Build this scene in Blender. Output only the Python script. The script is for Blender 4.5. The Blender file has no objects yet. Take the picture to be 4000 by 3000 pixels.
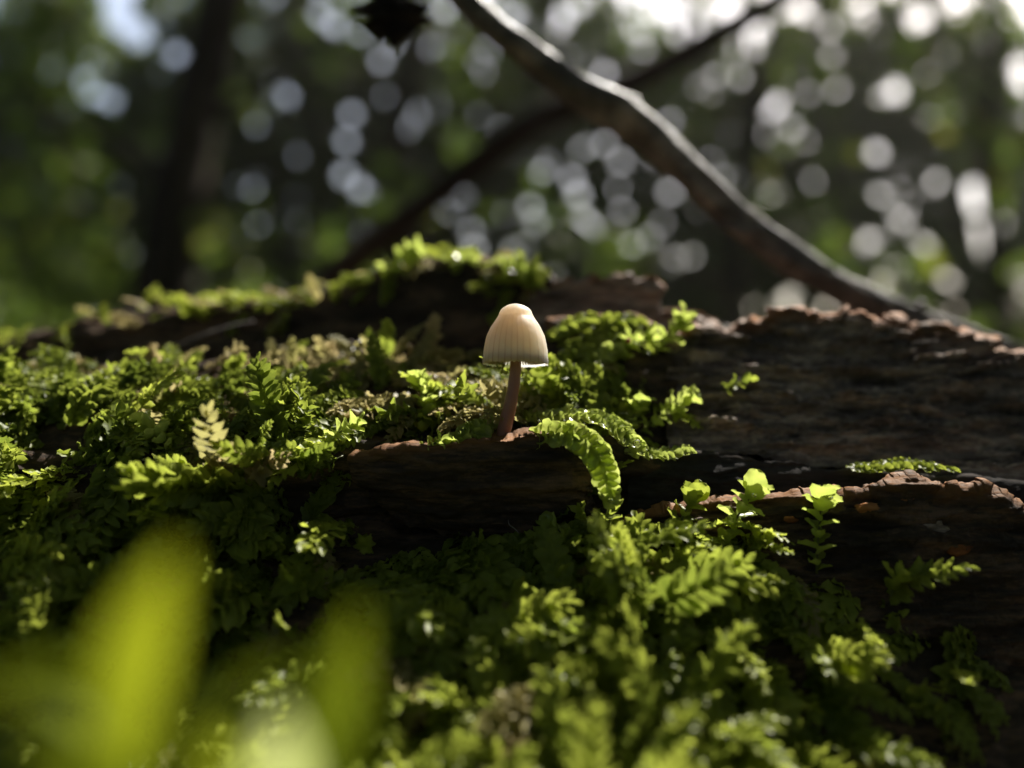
import bpy, math, random
import numpy as np
from mathutils import Vector, Matrix

random.seed(7)
rng = np.random.default_rng(7)
sc = bpy.context.scene
C = sc.collection
D2R = math.radians

# ------------------------------------------------------------------ camera, sky, sun, exposure
K = 1.274 / 4000.0          # tangent per photo pixel (66 degree wide phone lens)
Z0 = 14.0                   # lens height above the forest floor in centimetres
CM = 0.01
SUN_EL, SUN_AZ = 48.0, 33.0
cam_d = bpy.data.cameras.new('camera')
cam = bpy.data.objects.new('camera', cam_d)
C.objects.link(cam)
cam.location = (0, 0, Z0 * CM)
cam.rotation_euler = (D2R(90), 0, 0)
cam_d.sensor_width = 36
cam_d.lens = 36 / 1.274
cam_d.clip_start = 0.002
cam_d.clip_end = 400
cam_d.dof.use_dof = True
cam_d.dof.focus_distance = 0.0985
cam_d.dof.aperture_fstop = 7.0
sc.camera = cam

w = bpy.data.worlds.new('World')
sc.world = w
w.use_nodes = True
nt = w.node_tree
nt.nodes.clear()
sky = nt.nodes.new('ShaderNodeTexSky')
sky.sky_type = 'NISHITA'
sky.sun_disc = False
sky.sun_elevation = D2R(SUN_EL)
sky.sun_rotation = D2R(SUN_AZ)
sky.dust_density = 5.0
sky.air_density = 1.0
bg = nt.nodes.new('ShaderNodeBackground')
bg.inputs[1].default_value = 0.11
wo = nt.nodes.new('ShaderNodeOutputWorld')
nt.links.new(sky.outputs[0], bg.inputs[0])
nt.links.new(bg.outputs[0], wo.inputs[0])

SUN = np.array([math.sin(D2R(SUN_AZ)) * math.cos(D2R(SUN_EL)), math.cos(D2R(SUN_AZ)) * math.cos(D2R(SUN_EL)), math.sin(D2R(SUN_EL))])
sl = bpy.data.lights.new('sun', 'SUN')
sl.energy = 5.0
sl.angle = D2R(0.5)
sl.color = (1.0, 0.95, 0.86)
so = bpy.data.objects.new('sun', sl)
C.objects.link(so)
so.rotation_euler = Vector(SUN).to_track_quat('Z', 'Y').to_euler()
so.location = tuple(SUN * 8)

sc.view_settings.view_transform = 'Standard'
sc.view_settings.look = 'None'
sc.view_settings.gamma = 1
sc.view_settings.use_curve_mapping = False
sc.view_settings.exposure = 1.2
sc.cycles.max_bounces = 7
sc.cycles.diffuse_bounces = 4
sc.cycles.glossy_bounces = 3
sc.cycles.transmission_bounces = 6
sc.cycles.sample_clamp_indirect = 6
sc.cycles.use_denoising = True
try:
    sc.cycles.denoiser = 'OPENIMAGEDENOISE'
except Exception:
    pass
sc.cycles.caustics_reflective = False
sc.cycles.caustics_refractive = False

# ------------------------------------------------------------------ helpers
def hash3(i, j, k, s):
    h = (i.astype(np.int64) * 374761393 + j.astype(np.int64) * 668265263 + k.astype(np.int64) * 2147483647 + s * 1274126177) & 0xFFFFFFFF
    h = ((h ^ (h >> 13)) * 1274126177) & 0xFFFFFFFF
    h = ((h ^ (h >> 16)) * 2246822519) & 0xFFFFFFFF
    return ((h ^ (h >> 15)) & 0xFFFFFF) / float(0xFFFFFF)

def vnoise(p, s=0):
    p = np.asarray(p, float)
    f0 = np.floor(p)
    f = p - f0
    f = f * f * f * (f * (f * 6 - 15) + 10)
    i, j, k = f0[..., 0], f0[..., 1], f0[..., 2]
    r = 0
    for a in (0, 1):
        for b in (0, 1):
            for c in (0, 1):
                wt = (f[..., 0] if a else 1 - f[..., 0]) * (f[..., 1] if b else 1 - f[..., 1]) * (f[..., 2] if c else 1 - f[..., 2])
                r = r + wt * hash3(i + a, j + b, k + c, s)
    return r * 2 - 1

def fbm(p, octs=4, s=0, gain=0.5, ridged=False):
    p = np.asarray(p, float)
    r, a = 0, 1.0
    for o in range(octs):
        n = vnoise(p * (2.03 ** o) + 17.3 * o, s + o)
        if ridged:
            n = 1 - 2 * np.abs(n)
        r = r + a * n
        a *= gain
    return r

def px(x, y, z):
    """photo pixel and distance (cm) -> centimetres"""
    return np.array([(x - 2000) * K * z, z, Z0 - (y - 1500) * K * z])

def pts_px(lst):
    return np.array([px(*p) for p in lst])

def mesh_np(name, verts_cm, faces, attrs=None, smooth=True):
    """faces: (n,4) or (n,3) int array"""
    me = bpy.data.meshes.new(name)
    v = np.ascontiguousarray(np.asarray(verts_cm, np.float32) * CM)
    f = np.ascontiguousarray(np.asarray(faces, np.int32))
    n, m = f.shape
    me.vertices.add(len(v))
    me.vertices.foreach_set('co', v.ravel())
    me.loops.add(n * m)
    me.loops.foreach_set('vertex_index', f.ravel())
    me.polygons.add(n)
    me.polygons.foreach_set('loop_start', np.arange(0, n * m, m, dtype=np.int32))
    me.polygons.foreach_set('loop_total', np.full(n, m, np.int32))
    me.polygons.foreach_set('use_smooth', np.full(n, smooth, bool))
    if attrs:
        for k, a in attrs.items():
            at = me.attributes.new(k, 'FLOAT', 'POINT')
            at.data.foreach_set('value', np.ascontiguousarray(np.asarray(a, np.float32)))
    me.update(calc_edges=True)
    me.validate()
    return me

def link(name, me, mat=None, parent=None, loc=None):
    o = bpy.data.objects.new(name, me)
    C.objects.link(o)
    if mat is not None and not me.materials:
        me.materials.append(mat)
    if parent is not None:
        o.parent = parent
    if loc is not None:
        o.location = loc
    return o

def tag(o, label, cat=None, group=None, kind=None):
    o['label'] = label
    if cat:
        o['category'] = cat
    if group:
        o['group'] = group
    if kind:
        o['kind'] = kind
    return o

def empty(name, loc_cm, label, cat, group=None):
    o = bpy.data.objects.new(name, None)
    o.empty_display_size = 0.003
    C.objects.link(o)
    o.location = tuple(np.asarray(loc_cm) * CM)
    return tag(o, label, cat, group)

def grid_faces(nu, nv, wrap_u=False, wrap_v=False):
    a = np.arange(nu * nv).reshape(nu, nv)
    b = np.roll(a, -1, 0) if wrap_u else a[1:]
    a0 = a if wrap_u else a[:-1]
    if wrap_v:
        return np.stack([a0, np.roll(a0, -1, 1), np.roll(b, -1, 1), b], -1).reshape(-1, 4)
    return np.stack([a0[:, :-1], a0[:, 1:], b[:, 1:], b[:, :-1]], -1).reshape(-1, 4)

def catmull(P, n):
    P = np.asarray(P, float)
    Q = np.vstack([2 * P[0] - P[1], P, 2 * P[-1] - P[-2]])
    t = np.linspace(0, len(P) - 1, n)
    i = np.minimum(t.astype(int), len(P) - 2)
    f = (t - i)[:, None]
    p0, p1, p2, p3 = Q[i], Q[i + 1], Q[i + 2], Q[i + 3]
    return 0.5 * (2 * p1 + (p2 - p0) * f + (2 * p0 - 5 * p1 + 4 * p2 - p3) * f ** 2 + (3 * p1 - p0 - 3 * p2 + p3) * f ** 3)

def tube(points_cm, radii, nseg=40, nr=16, rough=0.0, freq=3.0, seed=0, stretch=0.25, smooth_path=True):
    P = catmull(points_cm, nseg) if smooth_path else np.asarray(points_cm, float)
    nseg = len(P)
    R = np.interp(np.linspace(0, 1, nseg), np.linspace(0, 1, len(radii)), radii)
    T = np.gradient(P, axis=0)
    T /= np.linalg.norm(T, axis=1, keepdims=True)
    up = np.array([0, -1.0, 0.15])
    A = np.cross(T, up)
    A /= np.linalg.norm(A, axis=1, keepdims=True)
    B = np.cross(A, T)
    th = np.linspace(0, 2 * math.pi, nr, endpoint=False)
    dirs = A[:, None] * np.cos(th)[None, :, None] + B[:, None] * np.sin(th)[None, :, None]
    s = np.concatenate([[0], np.cumsum(np.linalg.norm(np.diff(P, axis=0), axis=1))])
    if rough:
        q = np.stack([np.broadcast_to((s * freq * stretch)[:, None], (nseg, nr)), np.broadcast_to(np.cos(th) * freq * 0.5, (nseg, nr)), np.broadcast_to(np.sin(th) * freq * 0.5, (nseg, nr))], -1)
        d = fbm(q, 5, seed, 0.6) * rough
    else:
        d = 0
    V = P[:, None] + dirs * (R[:, None] * (1 + d))[..., None]
    F = grid_faces(nseg, nr, wrap_v=True)
    V = V.reshape(-1, 3)
    n0 = len(V)
    V = np.vstack([V, P[0], P[-1]])
    c0 = [[n0, (k + 1) % nr, k, k] for k in range(nr)]
    base = (nseg - 1) * nr
    c1 = [[n0 + 1, base + k, base + (k + 1) % nr, base + (k + 1) % nr] for k in range(nr)]
    tri = np.array([c[:3] for c in c0] + [c[:3] for c in c1])
    # quads only: split cap triangles as quads with midpoint
    mids = []
    quads = []
    for t in tri:
        m = (V[t[1]] + V[t[2]]) / 2
        mids.append(m)
        quads.append([t[0], t[1], len(V) + len(mids) - 1, t[2]])
    V = np.vstack([V, np.array(mids)])
    return V, np.vstack([F, np.array(quads)])

# ------------------------------------------------------------------ materials
def new_mat(name):
    m = bpy.data.materials.new(name)
    m.use_nodes = True
    nt = m.node_tree
    nt.nodes.clear()
    out = nt.nodes.new('ShaderNodeOutputMaterial')
    return m, nt, out

def N(nt, typ, **kw):
    n = nt.nodes.new(typ)
    for k, v in kw.items():
        if k.startswith('i_'):
            key = k[2:]
            n.inputs[int(key) if key.isdigit() else key].default_value = v
        else:
            setattr(n, k, v)
    return n

def ramp(nt, fac, stops):
    r = nt.nodes.new('ShaderNodeValToRGB')
    el = r.color_ramp.elements
    while len(el) < len(stops):
        el.new(0.5)
    for e, (p, c) in zip(el, stops):
        e.position = p
        e.color = (*c, 1)
    nt.links.new(fac, r.inputs[0])
    return r.outputs[0]

def mix(nt, fac, a, b):
    m = nt.nodes.new('ShaderNodeMix')
    m.data_type = 'RGBA'
    for sock, v in ((m.inputs[0], fac), (m.inputs[6], a), (m.inputs[7], b)):
        if isinstance(v, (int, float)):
            sock.default_value = v
        elif isinstance(v, tuple):
            sock.default_value = (*v, 1)
        else:
            nt.links.new(v, sock)
    return m.outputs[2]

def math_n(nt, op, a, b=None):
    m = nt.nodes.new('ShaderNodeMath')
    m.operation = op
    for s, v in zip(m.inputs, (a, b)):
        if v is None:
            continue
        if isinstance(v, (int, float)):
            s.default_value = v
        else:
            nt.links.new(v, s)
    return m.outputs[0]

def leaf_material(name, dark, bright, tan, trans=0.45, rough=0.35, attr=True, spec=0.5, objrand=True, vein=900.0):
    m, nt, out = new_mat(name)
    p = N(nt, 'ShaderNodeBsdfPrincipled', i_Roughness=rough)
    p.inputs['Specular IOR Level'].default_value = spec
    tr = N(nt, 'ShaderNodeBsdfTranslucent')
    ms = N(nt, 'ShaderNodeMixShader')
    ms.inputs[0].default_value = trans
    tex = N(nt, 'ShaderNodeTexNoise')
    tex.inputs['Scale'].default_value = vein
    geo = N(nt, 'ShaderNodeNewGeometry')
    nt.links.new(geo.outputs['Position'], tex.inputs['Vector'])
    if attr:
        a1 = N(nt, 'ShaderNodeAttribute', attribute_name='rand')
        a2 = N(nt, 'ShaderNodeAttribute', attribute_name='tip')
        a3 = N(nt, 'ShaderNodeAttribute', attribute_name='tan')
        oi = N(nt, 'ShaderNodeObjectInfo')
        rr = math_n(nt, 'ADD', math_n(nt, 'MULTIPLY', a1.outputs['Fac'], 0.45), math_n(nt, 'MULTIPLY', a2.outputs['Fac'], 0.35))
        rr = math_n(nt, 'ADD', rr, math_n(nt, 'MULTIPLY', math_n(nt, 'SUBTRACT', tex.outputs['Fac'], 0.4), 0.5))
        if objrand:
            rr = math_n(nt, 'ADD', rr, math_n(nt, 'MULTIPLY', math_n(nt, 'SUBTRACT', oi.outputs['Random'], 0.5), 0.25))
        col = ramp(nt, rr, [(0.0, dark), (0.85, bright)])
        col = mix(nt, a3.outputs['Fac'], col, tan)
    else:
        oi = N(nt, 'ShaderNodeObjectInfo')
        a1 = N(nt, 'ShaderNodeAttribute', attribute_name='rand')
        col = ramp(nt, math_n(nt, 'ADD', math_n(nt, 'MULTIPLY', a1.outputs['Fac'], 0.8), math_n(nt, 'MULTIPLY', math_n(nt, 'SUBTRACT', tex.outputs['Fac'], 0.4), 0.4)), [(0.0, dark), (0.7, bright), (1.0, tan)])
    nt.links.new(col, p.inputs['Base Color'])
    bumpn = N(nt, 'ShaderNodeBump', i_Strength=0.25, i_Distance=0.0002)
    nt.links.new(tex.outputs['Fac'], bumpn.inputs['Height'])
    nt.links.new(bumpn.outputs[0], p.inputs['Normal'])
    hs = N(nt, 'ShaderNodeHueSaturation', i_Saturation=1.0, i_Value=1.5)
    nt.links.new(col, hs.inputs['Color'])
    nt.links.new(hs.outputs[0], tr.inputs['Color'])
    nt.links.new(p.outputs[0], ms.inputs[1])
    nt.links.new(tr.outputs[0], ms.inputs[2])
    nt.links.new(ms.outputs[0], out.inputs[0])
    return m

def wood_material(name, cols, scale=1.0, edge=None, rough=0.85, stretch=(0.25, 1.2, 1.4), bump=0.8, spec=0.18):
    m, nt, out = new_mat(name)
    p = N(nt, 'ShaderNodeBsdfPrincipled', i_Roughness=rough)
    p.inputs['Specular IOR Level'].default_value = spec
    geo = N(nt, 'ShaderNodeNewGeometry')
    mp = N(nt, 'ShaderNodeMapping')
    mp.inputs['Scale'].default_value = stretch
    nt.links.new(geo.outputs['Position'], mp.inputs['Vector'])
    n1 = N(nt, 'ShaderNodeTexNoise', i_Scale=260.0 * scale, i_Detail=8.0, i_Roughness=0.65)
    n2 = N(nt, 'ShaderNodeTexNoise', i_Scale=1500.0 * scale, i_Detail=6.0, i_Roughness=0.7)
    nt.links.new(mp.outputs[0], n1.inputs['Vector'])
    nt.links.new(mp.outputs[0], n2.inputs['Vector'])
    fac = math_n(nt, 'ADD', math_n(nt, 'MULTIPLY', n1.outputs['Fac'], 0.65), math_n(nt, 'MULTIPLY', n2.outputs['Fac'], 0.35))
    col = ramp(nt, fac, [(0.38, cols[0]), (0.5, cols[1]), (0.61, cols[2])])
    if edge:
        a = N(nt, 'ShaderNodeAttribute', attribute_name='edge')
        ef = math_n(nt, 'MULTIPLY', a.outputs['Fac'], math_n(nt, 'ADD', 0.45, n2.outputs['Fac']))
        col = mix(nt, ef, col, edge)
    nt.links.new(col, p.inputs['Base Color'])
    rr = ramp(nt, n2.outputs['Fac'], [(0.35, (rough - 0.25,) * 3), (0.65, (min(1, rough + 0.15),) * 3)])
    nt.links.new(rr, p.inputs['Roughness'])
    b = N(nt, 'ShaderNodeBump', i_Strength=bump, i_Distance=0.0006 / scale)
    nt.links.new(fac, b.inputs['Height'])
    nt.links.new(b.outputs[0], p.inputs['Normal'])
    nt.links.new(p.outputs[0], out.inputs[0])
    return m

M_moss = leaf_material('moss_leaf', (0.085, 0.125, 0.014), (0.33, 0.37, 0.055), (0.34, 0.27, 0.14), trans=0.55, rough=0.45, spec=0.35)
M_lime = leaf_material('young_moss_leaf', (0.19, 0.25, 0.03), (0.42, 0.47, 0.12), (0.34, 0.28, 0.13), trans=0.58, rough=0.22)
M_fore = leaf_material('seedling_leaf', (0.035, 0.08, 0.005), (0.27, 0.30, 0.012), (0.62, 0.68, 0.26), trans=0.45, rough=0.6, vein=40.0, spec=0.12)
M_stem = leaf_material('moss_stem', (0.06, 0.07, 0.012), (0.12, 0.13, 0.02), (0.15, 0.10, 0.05), trans=0.15, rough=0.5)
M_wood = wood_material('rotten_wood', [(0.012, 0.009, 0.007), (0.045, 0.031, 0.022), (0.15, 0.09, 0.055)], edge=(0.19, 0.09, 0.038))
M_bark = wood_material('bark', [(0.035, 0.028, 0.025), (0.19, 0.145, 0.120), (0.50, 0.38, 0.30)], edge=(0.21, 0.082, 0.02))
M_darkwood = wood_material('wet_black_wood', [(0.014, 0.014, 0.014), (0.035, 0.033, 0.033), (0.05, 0.047, 0.046)], edge=(0.06, 0.05, 0.045), rough=0.9, spec=0.02)
M_twig = wood_material('twig_bark', [(0.03, 0.026, 0.024), (0.085, 0.073, 0.067), (0.27, 0.232, 0.21)], scale=0.6, rough=0.6, stretch=(1, 1, 1), spec=0.4)
M_trunk = wood_material('tree_bark', [(0.012, 0.010, 0.008), (0.04, 0.03, 0.022), (0.09, 0.07, 0.05)], scale=0.03, rough=0.85, stretch=(1, 1, 0.25))
M_leafT = leaf_material('tree_leaf', (0.05, 0.09, 0.014), (0.11, 0.165, 0.022), (0.26, 0.24, 0.03), trans=0.48, rough=0.45, attr=False, vein=3.0)

# ------------------------------------------------------------------ ground
def build_ground():
    m, nt, out = new_mat('leaf_litter')
    p = N(nt, 'ShaderNodeBsdfPrincipled', i_Roughness=0.9)
    geo = N(nt, 'ShaderNodeNewGeometry')
    v = N(nt, 'ShaderNodeTexVoronoi', i_Scale=14.0)
    n = N(nt, 'ShaderNodeTexNoise', i_Scale=1.3, i_Detail=8.0)
    nt.links.new(geo.outputs['Position'], v.inputs['Vector'])
    nt.links.new(geo.outputs['Position'], n.inputs['Vector'])
    sep = N(nt, 'ShaderNodeSeparateColor')
    nt.links.new(v.outputs['Color'], sep.inputs[0])
    col = ramp(nt, sep.outputs[0], [(0.0, (0.02, 0.014, 0.008)), (0.5, (0.06, 0.038, 0.02)), (1.0, (0.12, 0.075, 0.035))])
    col = mix(nt, ramp(nt, n.outputs['Fac'], [(0.45, (0, 0, 0)), (0.62, (1, 1, 1))]), col, (0.035, 0.065, 0.012))
    nt.links.new(col, p.inputs['Base Color'])
    b = N(nt, 'ShaderNodeBump', i_Strength=0.7, i_Distance=0.02)
    nt.links.new(v.outputs['Distance'], b.inputs['Height'])
    nt.links.new(b.outputs[0], p.inputs['Normal'])
    nt.links.new(p.outputs[0], out.inputs[0])
    t = np.linspace(-1, 1, 121)
    a = np.sign(t) * np.abs(t) ** 2.2 * 6000
    X, Y = np.meshgrid(a, a, indexing='ij')
    r = np.hypot(X, Y)
    Z = fbm(np.stack([X / 180, Y / 180, X * 0], -1), 4, 3) * 6 * np.clip((r - 60) / 250, 0, 1) - 0.5
    me = mesh_np('ground', np.stack([X, Y, Z], -1).reshape(-1, 3), grid_faces(121, 121))
    o = link('ground', me, m)
    tag(o, 'brown leaf litter forest floor under the log', kind='structure')
build_ground()

# ------------------------------------------------------------------ the log: lofted from profiles (photo row, distance in cm) at columns of the photo
PROF = {
    # x:    0 front foot   1            2             3            4            5            6            7            8            9            10           11           12           13           14
    0:    [(6500, 3.2), (3800, 6.0), (3000, 7.5), (2560, 8.6), (2280, 9.3), (2100, 9.75), (1960, 9.9), (1850, 10.1), (1650, 11.0), (1450, 12.3), (1520, 13.2), (1470, 14.0), (1350, 14.8), (1390, 16.0), (1900, 18.0)],
    500:  [(6500, 3.2), (3800, 6.0), (3000, 7.6), (2540, 8.7), (2250, 9.4), (2080, 9.8), (1930, 9.9), (1820, 10.0), (1640, 10.9), (1460, 12.2), (1530, 13.1), (1430, 13.8), (1230, 14.6), (1270, 15.8), (1800, 18.0)],
    1000: [(6500, 3.2), (3800, 6.0), (3000, 7.6), (2520, 8.8), (2220, 9.5), (2060, 9.9), (1900, 9.9), (1790, 9.95), (1630, 10.8), (1430, 12.1), (1510, 13.0), (1420, 13.7), (1190, 14.4), (1240, 15.6), (1800, 18.0)],
    1400: [(6500, 3.2), (3800, 6.0), (3000, 7.6), (2500, 8.8), (2180, 9.6), (2040, 10.3), (1870, 10.15), (1780, 10.0), (1620, 10.8), (1420, 12.1), (1500, 13.0), (1400, 13.6), (1130, 14.3), (1180, 15.5), (1800, 18.0)],
    1650: [(6500, 3.2), (3800, 6.0), (3000, 7.6), (2500, 8.9), (2170, 9.7), (2050, 10.5), (1860, 10.4), (1770, 10.2), (1620, 10.9), (1420, 12.1), (1490, 12.9), (1380, 13.5), (1030, 14.2), (1080, 15.4), (1700, 18.0)],
    2000: [(6500, 3.2), (3800, 6.0), (3000, 7.6), (2500, 8.9), (2180, 9.7), (2060, 10.6), (1860, 10.5), (1750, 10.3), (1620, 10.9), (1420, 12.1), (1480, 12.9), (1360, 13.5), (1030, 14.2), (1080, 15.4), (1700, 18.0)],
    2300: [(6500, 3.2), (3800, 6.0), (3000, 7.6), (2500, 8.9), (2180, 9.7), (2060, 10.6), (1880, 10.5), (1770, 10.3), (1640, 10.9), (1400, 12.0), (1400, 12.8), (1350, 13.4), (1180, 14.0), (1200, 15.2), (1700, 18.0)],
    2650: [(6500, 3.2), (3800, 6.0), (3000, 7.6), (2500, 8.9), (2160, 9.7), (2060, 10.4), (1920, 10.5), (1830, 10.6), (1760, 11.3), (1350, 12.3), (1330, 12.9), (1330, 13.4), (1290, 14.0), (1320, 15.2), (1750, 18.0)],
    3100: [(6500, 3.2), (3800, 6.0), (3000, 7.7), (2500, 9.0), (2180, 9.8), (2060, 10.3), (1940, 10.5), (1860, 10.7), (1770, 11.4), (1300, 12.7), (1290, 13.2), (1300, 13.7), (1310, 14.2), (1360, 15.2), (1800, 18.0)],
    3600: [(6500, 3.2), (3800, 6.0), (3000, 7.8), (2500, 9.1), (2200, 9.9), (2080, 10.3), (1970, 10.5), (1890, 10.7), (1800, 11.4), (1350, 12.8), (1340, 13.3), (1350, 13.8), (1360, 14.3), (1410, 15.2), (1850, 18.0)],
    4000: [(6500, 3.2), (3800, 6.0), (3000, 7.8), (2520, 9.2), (2260, 9.9), (2140, 10.3), (2010, 10.5), (1930, 10.7), (1840, 11.4), (1460, 12.8), (1450, 13.3), (1460, 13.8), (1470, 14.3), (1520, 15.2), (1950, 18.0)],
}
for _x, _p in PROF.items():
    _w = {0: -0.2, 500: -0.2, 1000: -0.1, 1400: 0.0, 1650: 0.1, 2000: 0.28, 2300: 0.32, 2650: 0.1, 3100: -0.3}.get(_x, -0.45)
    for _i, _d in ((1, 0.8), (2, 0.85), (3, 0.6), (4, 0.1)):
        _p[_i] = (_p[_i][0], _p[_i][1] - _d * _w)

def build_loft():
    xs = sorted(PROF)
    prof = [np.array(PROF[x], float) for x in xs]
    xs = [-5000, -900] + xs + [4900, 9000]
    def sh(p, d):
        q = p.copy(); q[:, 0] += d; return q
    prof = [sh(prof[0], 120), sh(prof[0], 30)] + prof + [sh(prof[-1], 60), sh(prof[-1], 200)]
    A = np.array(prof)
    u = np.concatenate([np.linspace(-5000, -400, 50)[:-1], np.linspace(-400, 4400, 560), np.linspace(4400, 9000, 50)[1:]])
    # columns: smooth monotone (cosine-free) interpolation
    ncol = len(u)
    rows = A.shape[1]
    yz = np.zeros((ncol, rows, 2))
    xi = np.array(xs, float)
    idx = np.clip(np.searchsorted(xi, u) - 1, 0, len(xi) - 2)
    f = (u - xi[idx]) / (xi[idx + 1] - xi[idx])
    f = f * f * (3 - 2 * f) * 0.5 + f * 0.5
    yz = A[idx] * (1 - f)[:, None, None] + A[idx + 1] * f[:, None, None]
    # undulation of the profile rows along the log
    for r in range(2, 14):
        n = fbm(np.stack([u / 260.0, np.full_like(u, r * 0.6), u * 0], -1), 3, 11)
        yz[:, r, 0] += n * (14 if r < 7 else 10)
    # back of log and ground foot
    per = [3, 4, 12, 12, 14, 14, 12, 12, 16, 24, 14, 12, 18, 10, 10]
    XYZ = np.stack([(u[:, None] - 2000) * K * yz[:, :, 1], yz[:, :, 1], Z0 - (yz[:, :, 0] - 1500) * K * yz[:, :, 1]], -1)
    foot0 = XYZ[:, 0].copy(); foot0[:, 1] = 2.0; foot0[:, 2] = -1.0
    foot1 = XYZ[:, -1].copy(); foot1[:, 1] = 20.5; foot1[:, 2] = -1.0
    XYZ = np.concatenate([foot0[:, None], XYZ, foot1[:, None]], 1)
    per = [10] + [8, 20, 26, 26, 22, 18, 16, 16, 30, 40, 24, 20, 30, 20] + [10]
    vs = np.concatenate([np.arange(n) / n + i for i, n in enumerate(per)] + [[len(per)]])
    P = np.zeros((ncol, len(vs), 3))
    Q = np.concatenate([2 * XYZ[:, :1] - XYZ[:, 1:2], XYZ, 2 * XYZ[:, -1:] - XYZ[:, -2:-1]], 1)
    i = np.minimum(vs.astype(int), XYZ.shape[1] - 2)
    g = (vs - i)[None, :, None]
    p0, p1, p2, p3 = Q[:, i], Q[:, i + 1], Q[:, i + 2], Q[:, i + 3]
    P = 0.5 * (2 * p1 + (p2 - p0) * g * 0.7 + (2 * p0 - 5 * p1 + 4 * p2 - p3) * g ** 2 * 0.7 + (-p0 + 3 * p1 - 3 * p2 + p3) * g ** 3 * 0.7 + (p2 - p1) * (0.6 * g - 0.6 * g) )
    lin = p1 + (p2 - p1) * (g * g * (3 - 2 * g))
    cr = 0.5 * (2 * p1 + (p2 - p0) * g + (2 * p0 - 5 * p1 + 4 * p2 - p3) * g ** 2 + (3 * p1 - p0 - 3 * p2 + p3) * g ** 3)
    P = 0.6 * cr + 0.4 * lin
    du = np.gradient(P, axis=0); dv = np.gradient(P, axis=1)
    Nn = np.cross(dv, du)
    Nn = -Nn / (np.linalg.norm(Nn, axis=-1, keepdims=True) + 1e-12)
    if Nn[ncol // 2, int(np.searchsorted(vs, 9.5)), 2] < 0:
        Nn = -Nn
    q = P * np.array([0.6, 1.6, 2.0])
    d = fbm(q * 0.8, 6, 21, 0.55) * 0.13 + fbm(q * 2.5, 4, 31, 0.6, ridged=True) * 0.035
    P = P + Nn * d[..., None]
    du = np.gradient(P, axis=0); dv = np.gradient(P, axis=1)
    Nn = np.cross(du, dv)
    Nn /= (np.linalg.norm(Nn, axis=-1, keepdims=True) + 1e-12)
    if Nn[ncol // 2, int(np.searchsorted(vs, 9.5)), 2] < 0:
        Nn = -Nn
    return u, vs - 1, P, Nn
U, VV, LP, LN = build_loft()
log = empty('decaying_log', (0, 10.5, 0), 'dark rotting log with broken bark ledges and moss, mushroom growing on it', 'log')
LOGLOC = np.array([0, 10.5, 0.0])
body = link('wood_body', mesh_np('wood_body', LP.reshape(-1, 3) - LOGLOC, grid_faces(len(U), len(VV)), {'edge': np.zeros(LP.shape[0] * LP.shape[1])}), M_wood, log)

def slab(top, bot, thick, nu, nv, seed, rag=0.03, relief=0.06, back=(0, 1, -0.15), bulge=0.0, strata=1.0, step=0.05):
    """a ragged plate: front face from bottom to top edge, rounded rim, back face"""
    T = catmull(pts_px(top), nu); B = catmull(pts_px(bot), nu)
    s = np.arange(nu) / nu
    L = np.concatenate([[0], np.cumsum(np.linalg.norm(np.diff(T, axis=0), axis=1))])
    rg = fbm(np.stack([L * 2.2, L * 0 + seed, L * 0], -1), 5, seed, 0.62) * rag
    T = T + np.array([0, 0, 1.0]) * rg[:, None]
    bk = np.array(back, float); bk /= np.linalg.norm(bk)
    nb = max(6, nv // 3)
    ts = np.linspace(0, 1, nv)
    front = B[:, None] * (1 - ts)[None, :, None] + T[:, None] * ts[None, :, None]
    front = front - bk * (bulge * np.sin(ts * math.pi))[None, :, None]
    tr = np.linspace(0, 1, 7)[1:]
    rim = T[:, None] + bk * (thick * tr)[None, :, None] + np.array([0, 0, 1]) * (-0.12 * thick * tr ** 2)[None, :, None]
    bt = np.linspace(0, 1, nb)[1:]
    back_f = rim[:, -1:] * (1 - bt)[None, :, None] + (B[:, None] + bk * thick) * bt[None, :, None]
    P = np.concatenate([front, rim, back_f], 1)
    e = np.concatenate([np.clip((ts - 0.90) / 0.10, 0, 1), np.ones(3), np.linspace(1, 0.2, 3), np.zeros(nb - 1)])
    du = np.gradient(P, axis=0); dv = np.gradient(P, axis=1)
    n = np.cross(du, dv); n /= (np.linalg.norm(n, axis=-1, keepdims=True) + 1e-12)
    c = P.mean((0, 1))
    if np.mean(np.sum(n[:, :nv] * -bk, -1)) < 0:
        n = -n
    q = P * np.array([0.7, 1.6, 2.6]) * strata
    d = fbm(q * 1.1, 5, seed + 5, 0.6, ridged=True) * relief * 0.6 + fbm(q * 3.0, 4, seed + 9, 0.6) * relief * 0.5
    lay = P[..., 2] * 4.2 * strata + fbm(P * np.array([0.5, 0.9, 0.9]), 3, seed + 31) * 1.1
    saw = lay - np.floor(lay)
    d = d + step * ((1 - saw) ** 1.5 - 0.35) * (0.5 + 0.8 * np.clip(fbm(P * np.array([0.8, 1, 1.5]), 2, seed + 41), -0.6, 1))
    P = P + n * d[..., None]
    en = np.broadcast_to(e, P.shape[:2]).copy()
    en *= np.clip(0.85 + fbm(P * 2.0, 3, seed + 2) * 0.8, 0, 1)
    return P.reshape(-1, 3), grid_faces(*P.shape[:2]), en.reshape(-1)

def add_slab(name, mat, label, *a, **k):
    V, F, e = slab(*a, **k)
    o = link(name, mesh_np(name, V - LOGLOC, F, {'edge': e}), mat, log)
    if label:
        o['label'] = label
    return o

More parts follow.
